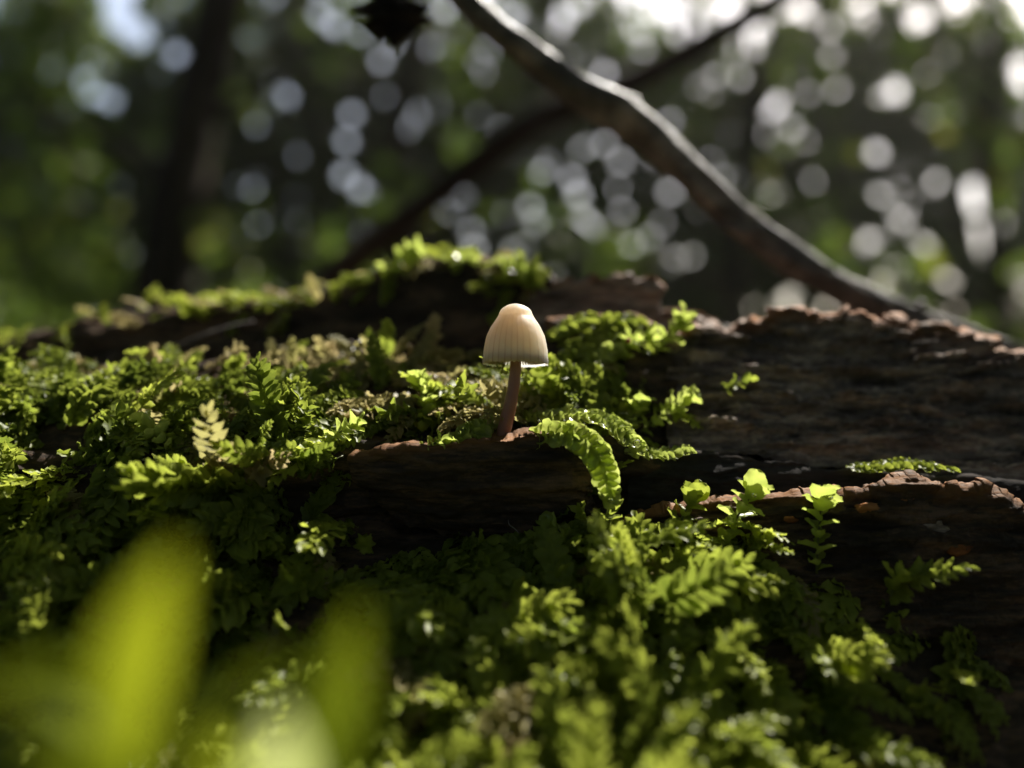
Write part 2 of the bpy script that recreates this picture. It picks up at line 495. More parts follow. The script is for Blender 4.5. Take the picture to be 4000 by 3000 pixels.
add_slab('wood_ledge', M_wood, 'dark wood ledge carrying the mushroom',
         [(1360, 1790, 9.75), (1500, 1757, 9.7), (1700, 1738, 9.68), (1900, 1712, 9.66), (2050, 1704, 9.66), (2180, 1712, 9.68), (2250, 1735, 9.72), (2295, 1800, 9.8)],
         [(1400, 1880, 10.0), (1520, 2000, 10.1), (1700, 2070, 10.1), (1900, 2095, 10.1), (2050, 2095, 10.1), (2180, 2070, 10.1), (2260, 2030, 10.1), (2310, 1960, 10.1)],
         1.3, 260, 50, 41, rag=0.035, relief=0.07, bulge=0.12, back=(0, 1, 0.03))
add_slab('bark_plate', M_bark, 'thick layered bark plate with rusty torn upper rim',
         [(2600, 1345, 12.1), (2720, 1300, 12.2), (2900, 1268, 12.3), (3050, 1245, 12.4), (3100, 1228, 12.4), (3200, 1230, 12.4), (3320, 1228, 12.4), (3390, 1262, 12.4), (3550, 1290, 12.4), (3720, 1318, 12.4), (3900, 1390, 12.4), (4200, 1490, 12.4), (4700, 1560, 12.4)],
         [(2600, 1790, 11.0), (2720, 1790, 11.0), (2900, 1800, 11.0), (3050, 1810, 11.0), (3100, 1820, 11.0), (3200, 1830, 11.0), (3320, 1840, 11.0), (3390, 1850, 11.0), (3550, 1860, 11.0), (3720, 1870, 11.0), (3900, 1890, 11.0), (4200, 1920, 11.0), (4700, 1960, 11.0)],
         0.5, 360, 190, 57, rag=0.05, relief=0.17, strata=1.0, step=0.16)
add_slab('wood_ledge', M_darkwood, 'smooth black wood strip below the bark plate',
         [(2450, 1790, 10.5), (2600, 1775, 10.55), (2800, 1775, 10.6), (3000, 1800, 10.6), (3300, 1830, 10.6), (3700, 1860, 10.6), (4100, 1890, 10.6), (4600, 1930, 10.6)],
         [(2450, 2040, 10.4), (2600, 2030, 10.4), (2800, 2030, 10.4), (3000, 2040, 10.4), (3300, 2050, 10.4), (3700, 2080, 10.4), (4100, 2110, 10.4), (4600, 2150, 10.4)],
         0.9, 240, 40, 71, rag=0.03, relief=0.045, bulge=0.08)
add_slab('bark_plate', M_wood, 'ragged bark edge with pale splintered rim and rust spots',  # bark in the darker wood colour, which paints in its deep shade
         [(2330, 2050, 10.0), (2480, 2022, 9.95), (2600, 1992, 9.9), (2750, 1966, 9.85), (2900, 1946, 9.8), (3050, 1938, 9.8), (3200, 1936, 9.8), (3340, 1940, 9.78), (3400, 1942, 9.76), (3430, 1908, 9.75), (3540, 1886, 9.74), (3620, 1896, 9.74), (3660, 1930, 9.74), (3800, 1924, 9.74), (3900, 1950, 9.74), (4050, 2010, 9.74), (4500, 2140, 9.8)],
         [(2330, 2130, 9.95), (2480, 2150, 9.9), (2600, 2250, 9.75), (2750, 2330, 9.6), (2900, 2400, 9.45), (3050, 2450, 9.35), (3200, 2480, 9.3), (3340, 2500, 9.25), (3400, 2510, 9.25), (3430, 2510, 9.25), (3540, 2520, 9.2), (3620, 2540, 9.2), (3660, 2560, 9.2), (3800, 2600, 9.2), (3900, 2640, 9.2), (4050, 2700, 9.2), (4500, 2800, 9.2)],
         0.28, 420, 90, 83, rag=0.045, relief=0.10)
add_slab('bark_plate', M_bark, 'upright dark bark chunk with brown rim behind the mushroom',
         [(2060, 1150, 13.5), (2150, 1118, 13.5), (2230, 1100, 13.5), (2320, 1098, 13.5), (2400, 1085, 13.5), (2500, 1098, 13.5), (2555, 1085, 13.5), (2580, 1140, 13.5)],
         [(2060, 1400, 13.2), (2150, 1400, 13.2), (2230, 1400, 13.2), (2320, 1400, 13.2), (2400, 1400, 13.2), (2500, 1400, 13.2), (2555, 1400, 13.2), (2590, 1400, 13.2)],
         0.5, 130, 50, 97, rag=0.05, relief=0.09)
add_slab('bark_plate', M_bark, 'low brown bark sliver beside the upright bark chunk',
         [(2560, 1215, 13.7), (2640, 1212, 13.7), (2720, 1228, 13.7), (2800, 1260, 13.7)],
         [(2560, 1380, 13.4), (2640, 1380, 13.4), (2720, 1380, 13.4), (2800, 1380, 13.4)],
         0.4, 60, 26, 103, rag=0.03, relief=0.06)
add_slab('wood_ledge', M_wood, 'small mossy brown wood step behind the mushroom',
         [(2130, 1262, 12.2), (2250, 1240, 12.2), (2400, 1235, 12.2), (2500, 1245, 12.2), (2560, 1290, 12.2), (2640, 1340, 12.2)],
         [(2130, 1560, 11.4), (2250, 1560, 11.4), (2400, 1560, 11.4), (2500, 1570, 11.4), (2560, 1580, 11.4), (2640, 1600, 11.4)],
         0.5, 120, 40, 111, rag=0.03, relief=0.08)

# ------------------------------------------------------------------ moss
def leaf_grid(L, W, nu, nv, cup, curl, seed, wavy=0.06, point=0.0):
    """one leaf, base at origin, pointing +Y, upper side +Z (cm)"""
    r = np.random.default_rng(seed)
    t = 1 - (1 - np.linspace(0, 1, nv)) ** 1.5
    wid = np.sqrt(np.clip(1 - ((t - 0.48) / 0.525) ** 2, 0.006, 1))
    wid = wid * (1 - point * t ** 2)
    wid[0] = 0.45
    s = np.linspace(-1, 1, nu)
    X = s[None] * (wid * W / 2)[:, None]
    ph = r.uniform(0, 6.28, 4)
    edge = np.abs(s)[None] ** 2
    X = X * (1 + edge * wavy * (np.sin(t * 17 + ph[0]) + np.sin(t * 9 + ph[1]))[:, None])
    Y = np.broadcast_to((t * L)[:, None], X.shape)
    Zc = cup * W * (s[None] ** 2) * (0.4 + 0.6 * np.sin(t * math.pi))[:, None]
    Zl = curl * L * (t ** 2)[:, None]
    Zw = wavy * W * 1.4 * edge * np.sin(t * 13 + ph[2])[:, None] * np.sign(s)[None]
    Z = Zc + Zl + Zw
    V = np.stack([X, Y, Z], -1).reshape(-1, 3)
    return V, grid_faces(nv, nu), np.broadcast_to(t[:, None], X.shape).reshape(-1)

def frame(y, z):
    y = y / (np.linalg.norm(y) + 1e-12)
    x = np.cross(y, z); x /= (np.linalg.norm(x) + 1e-12)
    z = np.cross(x, y)
    return np.stack([x, y, z], 1)          # columns

def shoot_spec(kind, L, leaf, n, droop, r, sway=0.3):
    """axis polyline and leaf placements [(rotation, position, scale, along)] in local cm, growing +Y, face +Z"""
    m = 12
    t = np.linspace(0, 1, m)
    ang = droop * t + 0.0
    yaw = sway * (t ** 1.5) * r.uniform(-1, 1)
    dirs = np.stack([np.sin(yaw) * np.cos(ang), np.cos(yaw) * np.cos(ang), np.sin(-ang)], -1)
    ax = np.vstack([[0, 0, 0], np.cumsum(dirs[:-1] * L / (m - 1), axis=0)])
    leaves = []
    if kind == 'frond':
        for k in range(n):
            f = (k + 0.4) / n
            i = f * (m - 1); i0 = min(int(i), m - 2); g = i - i0
            p = ax[i0] * (1 - g) + ax[i0 + 1] * g
            d = dirs[min(i0 + 1, m - 1)]
            side = 1 if k % 2 else -1
            zl = np.cross(np.cross(d, np.array([0, 0, 1.0])), d); zl /= np.linalg.norm(zl)
            xl = np.cross(d, zl)
            spread = D2R(r.uniform(42, 68)) * (1 - 0.55 * max(0, f - 0.75) * 4)
            y = d * math.cos(spread) + xl * side * math.sin(spread) + zl * r.uniform(-0.05, 0.3)
            zz = zl - d * 0.35 + xl * side * r.uniform(-.35, .1)
            sc_ = leaf * (0.78 + 0.3 * math.sin(math.pi * min(1, f * 1.1)) + r.uniform(-.12, .12)) * (1 - 0.25 * max(0, f - 0.8) * 5)
            leaves.append((frame(y, zz), p + zl * 0.006 * side, sc_, f))
            if k % 3 == 0:
                y = d * 0.86 + zl * 0.5 + xl * r.uniform(-.3, .3)
                leaves.append((frame(y, zl - d * .6), p, sc_ * 0.8, f))
    else:
        for k in range(n):
            f = 0.12 + 0.88 * (k + 0.5) / n
            i = f * (m - 1); i0 = min(int(i), m - 2); g = i - i0
            p = ax[i0] * (1 - g) + ax[i0 + 1] * g
            d = dirs[min(i0 + 1, m - 1)]
            a = k * 2.3998 + r.uniform(-.3, .3)
            e1 = np.cross(d, np.array([0.2, 0.1, 1.0])); e1 /= np.linalg.norm(e1)
            e2 = np.cross(d, e1)
            rad = e1 * math.cos(a) + e2 * math.sin(a)
            spread = D2R(r.uniform(45, 75) * (1.0 - 0.72 * max(0, f - 0.6) * 2.2))
            y = d * math.cos(spread) + rad * math.sin(spread)
            zz = d * math.sin(spread) - rad * math.cos(spread)
            sc_ = leaf * (0.65 + 0.5 * f + r.uniform(-.12, .12)) * (1 - 0.35 * max(0, f - 0.85) * 6)
            leaves.append((frame(y, zz), p, sc_, f))
    return ax, leaves

def stem_mesh(ax, r0=0.013, r1=0.006):
    V, F = tube(ax, [r0, r1], len(ax), 5, smooth_path=False)
    return V, F

LEAFV = [leaf_grid(1, r_[0], 3, 5, r_[1], r_[2], i, wavy=0.11, point=(0.1, 0.55, 0.4)[i % 3]) for i, r_ in enumerate([(0.60, 0.22, -0.1), (0.66, 0.3, 0.0), (0.5, 0.12, -0.25), (0.62, 0.32, -0.3), (0.7, 0.18, 0.1), (0.5, 0.4, 0.0)])]
LEAFH = [leaf_grid(1, r_[0], 7, 11, r_[1], r_[2], 50 + i, wavy=0.045, point=0.5 if i in (2, 5) else 0.0) for i, r_ in enumerate([(0.92, 0.2, -0.12), (1.0, 0.26, -0.05), (0.70, 0.28, -0.22), (0.86, 0.3, -0.3), (1.0, 0.16, 0.1), (0.66, 0.40, -0.08)])]

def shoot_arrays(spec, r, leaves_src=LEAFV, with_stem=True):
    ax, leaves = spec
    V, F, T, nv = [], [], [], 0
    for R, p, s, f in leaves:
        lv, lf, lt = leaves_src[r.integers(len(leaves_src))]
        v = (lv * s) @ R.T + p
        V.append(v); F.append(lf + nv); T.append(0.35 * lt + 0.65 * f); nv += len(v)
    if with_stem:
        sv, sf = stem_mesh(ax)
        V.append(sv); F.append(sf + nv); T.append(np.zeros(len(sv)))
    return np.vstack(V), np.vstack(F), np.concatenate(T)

PROTO = []
for i in range(36):
    r = np.random.default_rng(100 + i)
    if i % 4 != 2:
        sp = shoot_spec('frond', r.uniform(0.75, 1.25), r.uniform(0.19, 0.26), int(r.integers(20, 27)), r.uniform(0.2, 1.3), r)
    else:
        sp = shoot_spec('sprig', r.uniform(0.45, 0.75), r.uniform(0.21, 0.29), int(r.integers(11, 16)), r.uniform(-0.3, 0.6), r)
    PROTO.append((sp, shoot_arrays(sp, r), 'frond' if i % 4 != 2 else 'sprig'))
NSTEM = len(stem_mesh(PROTO[0][0][0])[0])

def sstep(a, b, x):
    t = np.clip((x - a) / (b - a), 0, 1)
    return t * t * (3 - 2 * t)

def moss_density(x, v, P):
    n = fbm(P * np.array([0.9, 0.9, 0.9]), 3, 77)
    n2 = fbm(P * 0.45, 2, 99)
    d = np.zeros_like(x)
    # upper mat behind and beside the mushroom
    matx = 1 - sstep(2350, 2700, x + n * 150)
    d = np.maximum(d, sstep(6.6, 7.2, v) * (1 - sstep(9.05, 9.5, v)) * matx * (0.9 + 0.2 * n))
    # front slope
    fs = sstep(0.6, 1.6, v) * (1 - sstep(4.2, 4.7, v + 0.3 * n))
    rx = 1 - 0.85 * sstep(2750, 3300, x + n * 200) * sstep(1.6, 3.0, v)
    rx = rx * (1 - 0.95 * sstep(3650, 4000, x + n * 150))
    d = np.maximum(d, fs * rx * (0.75 + 0.6 * n))
    # hanging front of the upper mat at the far end
    hx = 1 - sstep(900, 1500, x + n * 200)
    d = np.maximum(d, sstep(4.2, 4.6, v) * (1 - sstep(7, 7.4, v)) * hx * (0.7 + 0.8 * n))
    d = np.maximum(d, sstep(4.2, 4.6, v) * (1 - sstep(5.2, 5.6, v)) * 0.12 * (1 - sstep(2300, 2700, x)))
    # crest of the rear ridge
    cr = sstep(11.55, 11.9, v) * (1 - sstep(12.5, 12.9, v)) * (1 - sstep(1950, 2150, x))
    d = np.maximum(d, cr * np.clip(0.55 + 1.2 * n2, 0.1, 1) * 1.1)
    d = np.maximum(d, sstep(10.6, 11, v) * (1 - sstep(11.7, 12, v)) * (1 - sstep(1950, 2150, x)) * np.clip(n * 0.6 - 0.1, 0, 1))
    # the bare ledge, the hollow below it and the black strip stay free of moss
    d = d * (1 - sstep(1330, 1500, x + n * 60) * sstep(4.3, 4.6, v) * (1 - sstep(7.35, 7.7, v)))
    d = d * (1 - sstep(2350, 2450, x) * sstep(4.0, 4.4, v) * (1 - sstep(7.8, 8.1, v)))
    return np.clip(d, 0, 1.2)

def tan_prob(x, v, P):
    n = fbm(P * 0.8, 3, 55)
    t = 0.12 + 0.72 * np.exp(-((x - 1550) / 620) ** 2) * sstep(7.3, 8.2, v) * (1 - sstep(9.3, 9.6, v))
    t = t + 0.25 * sstep(11.5, 12, v)
    n = np.where(v < 6, n * 0.35, n)
    t = np.where(v < 6, 0.05, t)
    n = np.where(v < 6, n * 0.3, n)
    return np.clip(t + n * 0.35, 0, 1)

def sample_moss(n):
    cu = (LP[1:, 1:] + LP[:-1, :-1] + LP[1:, :-1] + LP[:-1, 1:]) / 4
    a = np.linalg.norm(np.cross(LP[1:, :-1] - LP[:-1, :-1], LP[:-1, 1:] - LP[:-1, :-1]), axis=-1)
    xs = (U[1:] + U[:-1])[:, None] / 2 + 0 * a
    vv = (VV[1:] + VV[:-1])[None] / 2 + 0 * a
    wt = a * moss_density(xs, vv, cu)
    wt[(xs < -900) | (xs > 4900)] *= 0.25
    wt[vv < 1.0] *= 0.4
    p = wt.ravel() / wt.sum()
    idx = rng.choice(len(p), n, p=p)
    i, j = np.unravel_index(idx, wt.shape)
    return cu[i, j], LN[i, j], xs[i, j], vv[i, j]

def place_frame(nrm, v, r, p):
    g = np.array([0, 0, -1.0])
    td = g - nrm * g.dot(nrm)
    fld = np.array([vnoise(p * 0.75, 61), vnoise(p * 0.75 + 9.1, 62), vnoise(p * 0.75 + 4.3, 63)])
    rd = fld / (np.linalg.norm(fld) + 1e-6) + r.normal(size=3) * 0.38; rd -= nrm * rd.dot(nrm); rd /= np.linalg.norm(rd)
    if v < 7.0:
        tang = rd * 0.8 + td * 0.7 + np.array([r.uniform(-.2, .4), -0.25, 0])
        lift = D2R(r.uniform(0, 34))
    elif v < 10:
        tang = rd * 1.0 + np.array([0.25, -0.15, 0])
        lift = D2R(r.uniform(-6, 34))
    else:
        tang = rd + np.array([0, -0.4, -0.1])
        lift = D2R(r.uniform(-5, 40))
    tang /= np.linalg.norm(tang)
    y = tang * math.cos(lift) + nrm * math.sin(lift)
    z = nrm * math.cos(lift) - tang * math.sin(lift) + rd * r.uniform(-.5, .5)
    return frame(y, z)

N_SHOOT = 3700
mp_, mn_, mx_, mv_ = sample_moss(N_SHOOT)
tanp = tan_prob(mx_, mv_, mp_)
shoots = []
for i in range(N_SHOOT):
    r = np.random.default_rng(5000 + i)
    k = int(r.integers(len(PROTO)))
    R = place_frame(mn_[i], mv_[i], r, mp_[i])
    s = 0.6 + 0.75 * r.random() ** 1.6
    if PROTO[k][2] == 'sprig':
        s = min(s, 0.9)
    if mv_[i] > 6.8:
        s = min(s, 1.0)
    if mv_[i] > 8.3:
        s = min(s, 0.85) * 0.8
    if mv_[i] > 10:
        s *= 0.78
    if mv_[i] < 2.6:
        s = min(s, 1.0)
    p = mp_[i] + mn_[i] * r.uniform(-0.05, 0.08)
    tan = 0.0
    if r.random() < tanp[i]:
        tan = r.uniform(0.45, 0.95)
    shoots.append((k, R, s, p, tan, r.random(), mx_[i], mv_[i]))

# the shoots that show largest become things of their own, the rest one moss carpet
def score(sh):
    k, R, s, p, tan, rr, x, v = sh
    xpx = 2000 + p[0] / (K * p[1]); ypx = 1500 - (p[2] - Z0) / (K * p[1])
    vis = 50 < xpx < 3950 and 1000 < ypx < 2950
    if not vis or v > 9.3 or (4.7 < v < 6.3 and x > 1300):
        return -1
    return s / p[1] * (1.0 + 0.5 * R[:, 2].dot(np.array([0, -0.7, 0.7]))) + (0.03 if 6.8 < v < 8.0 else 0)
order = sorted(range(N_SHOOT), key=lambda i: -score(shoots[i]))
single = set(order[:230])

def merge(idx, name, parent, mat, label):
    VV_, FF_, tt, rr_, ta, nv = [], [], [], [], [], 0
    for i in idx:
        k, R, s, p, tan, rnd, x, v = shoots[i]
        pv, pf, pt = PROTO[k][1]
        nl = len(pv) - NSTEM
        pv, pt = pv[:nl], pt[:nl]
        pf = pf[(pf < nl).all(1)]
        VV_.append((pv * s) @ R.T + p); FF_.append(pf + nv); nv += len(pv)
        tt.append(pt); rr_.append(np.full(len(pv), rnd)); ta.append(np.full(len(pv), tan))
    me = mesh_np(name, np.vstack(VV_), np.vstack(FF_), {'tip': np.concatenate(tt), 'rand': np.concatenate(rr_), 'tan': np.concatenate(ta)})
    o = link(name, me, mat)
    tag(o, label, 'moss', kind='stuff')
    return o
rest = [i for i in range(N_SHOOT) if i not in single]
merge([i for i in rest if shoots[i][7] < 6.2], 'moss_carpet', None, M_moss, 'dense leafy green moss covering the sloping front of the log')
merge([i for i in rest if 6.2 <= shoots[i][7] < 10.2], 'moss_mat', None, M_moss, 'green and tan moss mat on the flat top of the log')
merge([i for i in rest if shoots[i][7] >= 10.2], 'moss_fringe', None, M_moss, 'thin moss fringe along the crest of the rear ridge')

PM = {}
def proto_mesh(k, tan, rnd):
    key = (k, tan > 0)
    if key not in PM:
        sp, (pv, pf, pt), kind = PROTO[k]
        ns = 0
        sv, sf = stem_mesh(sp[0])
        nl = len(pv) - len(sv)
        lf = pf[(pf < nl).all(1)]
        lm = mesh_np('moss_leaves', pv[:nl], lf, {'tip': pt[:nl], 'rand': np.full(nl, (k * 37 % 100) / 100), 'tan': np.full(nl, 0.7 if tan > 0 else 0.0)})
        lm.materials.append(M_moss)
        sm = mesh_np('moss_stem', sv, sf, {'rand': np.full(len(sv), .5), 'tip': np.zeros(len(sv)), 'tan': np.zeros(len(sv))})
        sm.materials.append(M_stem)
        PM[key] = (lm, sm)
    return PM[key]

LANDMARK = [((1965, 1700), 'beside the mushroom foot'), ((1650, 1560), 'beside the leafy tuft near the mushroom'), ((1340, 1700), 'near the comb-like shoot at the lip'), ((1050, 1770), 'behind the trailing shoot on the lip'),
            ((620, 1720), 'around the fan of narrow leaves'), ((200, 1650), 'at the far end of the mat'), ((1200, 1500), 'in the mat before the hollow'), ((600, 1500), 'at the mat edge before the dry stalk'),
            ((1850, 1480), 'in the withered patch behind the stem'), ((2300, 1500), 'on the slope under the rear bark step'), ((2400, 1650), 'by the arching shoot'),
            ((370, 2000), 'beside the hanging half shaded shoot'), ((620, 1980), 'beside the dangling curled shoot'), ((200, 2300), 'behind the yellow green seedling'), ((900, 2350), 'between the two blurred seedlings'),
            ((1500, 2300), 'below the black hollow of the ledge'), ((1600, 2700), 'beside the olive seedling leaf'), ((1900, 2450), 'below the stubby overlapping shoot'), ((2200, 2150), 'beside the pointed leaved sprig'),
            ((2400, 2300), 'beside the long dusty arching shoot'), ((2400, 2650), 'around the yellow green branching shoot'), ((2350, 2850), 'near the curved shoot with thick tips'), ((2650, 2500), 'beside the narrow leaved plume'),
            ((2700, 2100), 'under the start of the bark edge'), ((3050, 2200), 'on shaded bark under the star shaped shoot'), ((3000, 2700), 'at the slope foot beside bare wood'), ((3400, 2700), 'on the bare dark wood slope'), ((1900, 2850), 'at the slope foot below the stubby shoot')]
def zone(x, v, p, tan, kind, s, up):
    xp = 2000 + p[0] / (K * p[1]); yp = 1500 - (p[2] - Z0) / (K * p[1])
    wh = min(LANDMARK, key=lambda L: (L[0][0] - xp) ** 2 + (L[0][1] - yp) ** 2)[1]
    sz = 'small' if s < 0.8 else ('middling' if s < 1.1 else 'large')
    c = 'tan withered' if tan > 0 else 'green'
    k = 'flat moss shoot' if kind == 'frond' else 'tufted moss shoot'
    po = 'raised' if up > 0.3 else ('drooping' if up < -0.3 else 'creeping')
    lab = f'{sz} {po} {c} {k} {wh}'
    if len(lab.replace('-', ' ').split()) > 16:
        lab = f'{po} {c} {k} {wh}'
    return lab, f'{k}s {wh}'
for i in sorted(single):
    k, R, s, p, tan, rnd, x, v = shoots[i]
    lab, grp = zone(x, v, p, tan, PROTO[k][2], s, R[2, 1])
    o = bpy.data.objects.new('moss_shoot', None); C.objects.link(o)
    o.empty_display_size = 0.002
    M = Matrix(((R[0, 0] * s, R[0, 1] * s, R[0, 2] * s, p[0] * CM), (R[1, 0] * s, R[1, 1] * s, R[1, 2] * s, p[1] * CM), (R[2, 0] * s, R[2, 1] * s, R[2, 2] * s, p[2] * CM), (0, 0, 0, 1)))
    o.matrix_world = M
    tag(o, lab, 'moss', grp)
    lm, sm = proto_mesh(k, tan, rnd)
    link('leaves', lm, None, o)
    link('stem', sm, None, o)

# hand-placed shoots whose single leaves can be told apart
HLM = {}
def hero_leaf_mesh(i, mat):
    key = (i, mat.name)
    if key not in HLM:
        v, f, t = LEAFH[i]
        me = mesh_np('moss_leaf', v, f, {'tip': t * 0.7 + 0.2, 'rand': np.full(len(v), 0.3 + 0.1 * i), 'tan': np.zeros(len(v))})
        me.materials.append(mat)
        HLM[key] = me
    return HLM[key]

_fv = (VV > 0.5) & (VV < 4.9)
_FP = LP[:, _fv].reshape(-1, 3)
_FX = 2000 + _FP[:, 0] / (K * _FP[:, 1]); _FY = 1500 - (_FP[:, 2] - Z0) / (K * _FP[:, 1])
def on_slope(lst, off=0.18):
    """depth of the front slope where a path crosses it"""
    return [(x, y, float(_FP[np.argmin((_FX - x) ** 2 + (_FY - y) ** 2), 1]) - off) for x, y in lst]

def hero(label, pts, leaf, n, seed, kind='frond', face=(0, -0.6, 0.8), mat=None, group='clearly visible moss shoots', leafset=None, conv=0.62):
    """a shoot along a world path (photo pixels + cm): each leaf an object of its own"""
    mat = mat or M_lime
    r = np.random.default_rng(seed)
    A = catmull(pts_px(pts), 24)
    base = A[0].copy()
    o = empty('moss_shoot', base, label, 'moss', group)
    T = np.gradient(A, axis=0); T /= np.linalg.norm(T, axis=1, keepdims=True)
    fz = np.array(face, float)
    sv, sf = tube(A - base, [0.016, 0.007], 24, 6, smooth_path=False)
    link('stem', mesh_np('moss_stem', sv, sf, {'rand': np.full(len(sv), .6), 'tip': np.zeros(len(sv)), 'tan': np.zeros(len(sv))}), M_stem, o)
    for k in range(n):
        f = (k + 0.5) / n
        i = f * 23; i0 = min(int(i), 22); g = i - i0
        p = A[i0] * (1 - g) + A[i0 + 1] * g
        d = T[i0]
        zl = fz - d * fz.dot(d); zl /= np.linalg.norm(zl)
        xl = np.cross(d, zl)
        if kind == 'frond':
            side = 1 if k % 2 else -1
            spread = D2R(r.uniform(45, 66)) * (1 - 0.6 * max(0, f - 0.8) * 5)
            y = d * math.cos(spread) + xl * side * math.sin(spread) + zl * r.uniform(-.08, .22)
            zz = zl - d * .3 + xl * side * r.uniform(-.3, .1)
            s = leaf * (0.8 + 0.28 * math.sin(math.pi * f) + r.uniform(-.1, .1))
            p = p + zl * 0.008 * side
        else:
            a = k * 2.3998 + r.uniform(-.25, .25)
            rad = xl * math.cos(a) + zl * math.sin(a)
            spread = D2R(r.uniform(48, 76) * (1 - conv * max(0, f - 0.55) * 2.2))
            y = d * math.cos(spread) + rad * math.sin(spread)
            zz = d * math.sin(spread) - rad * math.cos(spread)
            s = leaf * (0.7 + 0.45 * f + r.uniform(-.12, .12)) * (1 - 0.3 * max(0, f - 0.85) * 6)
        R = frame(y, zz)
        me = hero_leaf_mesh(int(r.integers(6)) if leafset is None else leafset[k % len(leafset)], mat)
        lo = bpy.data.objects.new('leaf', me); C.objects.link(lo); lo.parent = o
        q = (p - base) * CM
        lo.matrix_local = Matrix(((R[0, 0] * s, R[0, 1] * s, R[0, 2] * s, q[0]), (R[1, 0] * s, R[1, 1] * s, R[1, 2] * s, q[1]), (R[2, 0] * s, R[2, 1] * s, R[2, 2] * s, q[2]), (0, 0, 0, 1)))
    return o

hero('long pale green moss shoot draped over the ledge and hanging past its corner', [(2020, 1745, 10.0), (2120, 1700, 9.75), (2230, 1706, 9.62), (2310, 1750, 9.55), (2355, 1830, 9.5), (2385, 1940, 9.5)], 0.20, 40, 1, face=(-0.2, -0.85, 0.5), leafset=[0, 1, 4])
hero('bright moss shoot arching behind the mushroom stem toward the bark plate', [(1990, 1640, 10.6), (2120, 1625, 10.5), (2250, 1625, 10.3), (2370, 1650, 10.2), (2440, 1700, 10.1), (2490, 1740, 10.0)], 0.19, 40, 2, face=(0, -0.6, 0.8))
hero('moss shoot with frilled leaves rising beside the mushroom foot', [(1700, 1760, 9.9), (1780, 1730, 9.85), (1850, 1690, 9.9), (1920, 1650, 10.1)], 0.19, 22, 3, face=(0, -0.8, 0.6))
hero('small moss shoot curling out under the mushroom foot', [(1640, 1770, 9.8), (1690, 1735, 9.75), (1740, 1715, 9.8)], 0.16, 14, 4, 'sprig', face=(0, -0.9, 0.4))
hero('plump upright moss shoot with glossy leaves on the bark edge', [(2850, 2090, 9.6), (2880, 2020, 9.55), (2920, 1960, 9.55), (2940, 1915, 9.6)], 0.29, 16, 5, 'sprig', face=(0.1, -0.9, 0.3), leafset=[2, 5, 0], conv=0.45)
hero('star shaped moss shoot with spread top leaves on the bark edge', [(3190, 2240, 9.4), (3195, 2120, 9.45), (3205, 2000, 9.5), (3215, 1925, 9.6)], 0.28, 17, 6, 'sprig', face=(0, -0.9, 0.3), leafset=[2, 5, 0], conv=-0.12)
hero('olive moss clump with rounded leaves where the bark edge begins', [(2640, 2110, 9.7), (2660, 2040, 9.65), (2690, 1970, 9.7), (2710, 1940, 9.75)], 0.25, 15, 7, 'sprig', face=(0, -0.9, 0.3), mat=M_moss)
hero('dark moss shoot climbing the shaded bark below the plump shoot', [(2760, 2260, 9.35), (2780, 2180, 9.45), (2830, 2110, 9.5)], 0.26, 12, 8, 'sprig', face=(0, -1, 0.2), mat=M_moss)
hero('leafy moss sprig with pointed leaves below the draped shoot', [(2250, 2180, 9.7), (2225, 2130, 9.65), (2190, 2080, 9.6), (2160, 2050, 9.6)], 0.22, 11, 9, 'sprig', face=(0.2, -0.9, 0.3))
hero('broad moss shoot with orange speck catching light on the rear bark step', [(2380, 1440, 11.6), (2430, 1370, 11.6), (2480, 1330, 11.6), (2540, 1310, 11.6)], 0.27, 18, 10, 'sprig', face=(0, -0.8, 0.5))
hero('lime moss shoot with winged leaves at the end of the rear bark step', [(2560, 1370, 11.8), (2600, 1320, 11.8), (2640, 1280, 11.8), (2670, 1250, 11.8)], 0.30, 14, 11, 'sprig', face=(0.2, -0.9, 0.3))
hero('feathery moss shoot slanting up behind the mushroom cap', [(2170, 1560, 11.4), (2250, 1480, 11.4), (2330, 1420, 11.5), (2400, 1370, 11.5)], 0.22, 26, 12, face=(0, -0.7, 0.7))
hero('glossy moss tuft near the lower corner of the bark plate', [(2440, 1740, 10.8), (2460, 1670, 10.8), (2480, 1610, 10.8), (2500, 1575, 10.8)], 0.25, 14, 13, 'sprig', face=(0.2, -0.8, 0.5))
hero('pale moss shoot reaching toward the bark plate', [(2500, 1690, 11.0), (2570, 1630, 11.0), (2640, 1580, 11.0), (2690, 1550, 11.0)], 0.23, 16, 14, 'sprig', face=(0, -0.8, 0.5))
hero('flat moss shoot lying on the black wood strip corner', [(2440, 1770, 10.3), (2520, 1770, 10.3), (2600, 1775, 10.3), (2680, 1760, 10.3)], 0.17, 20, 15, face=(0, -0.5, 0.8))
hero('leafy moss tuft standing in the mat beside the mushroom', [(1680, 1680, 10.5), (1670, 1600, 10.6), (1660, 1540, 10.6), (1640, 1490, 10.6)], 0.25, 18, 16, 'sprig', face=(0, -0.9, 0.3))
hero('comb-like moss shoot with curved leaves at the lip of the log', [(1330, 1740, 9.8), (1290, 1720, 9.75), (1340, 1680, 9.8), (1390, 1650, 9.85)], 0.21, 18, 17, 'sprig', face=(0, -0.9, 0.4))
hero('trailing moss shoot along the lip between mat and ledge', [(850, 1800, 9.75), (980, 1775, 9.72), (1120, 1755, 9.75), (1260, 1740, 9.75)], 0.17, 30, 18, face=(0, -0.7, 0.6))
hero('fan of bright narrow moss leaves at the front of the mat', [(700, 1800, 9.9), (650, 1740, 9.9), (610, 1690, 9.95), (570, 1650, 10.0)], 0.24, 16, 19, 'sprig', face=(0, -0.9, 0.4))
hero('frilly moss shoot dangling from the lip with its tip curled', [(720, 1900, 9.6), (660, 1970, 9.55), (600, 2010, 9.55), (520, 2000, 9.55)], 0.19, 26, 20, face=(0, -0.9, 0.3), mat=M_moss)
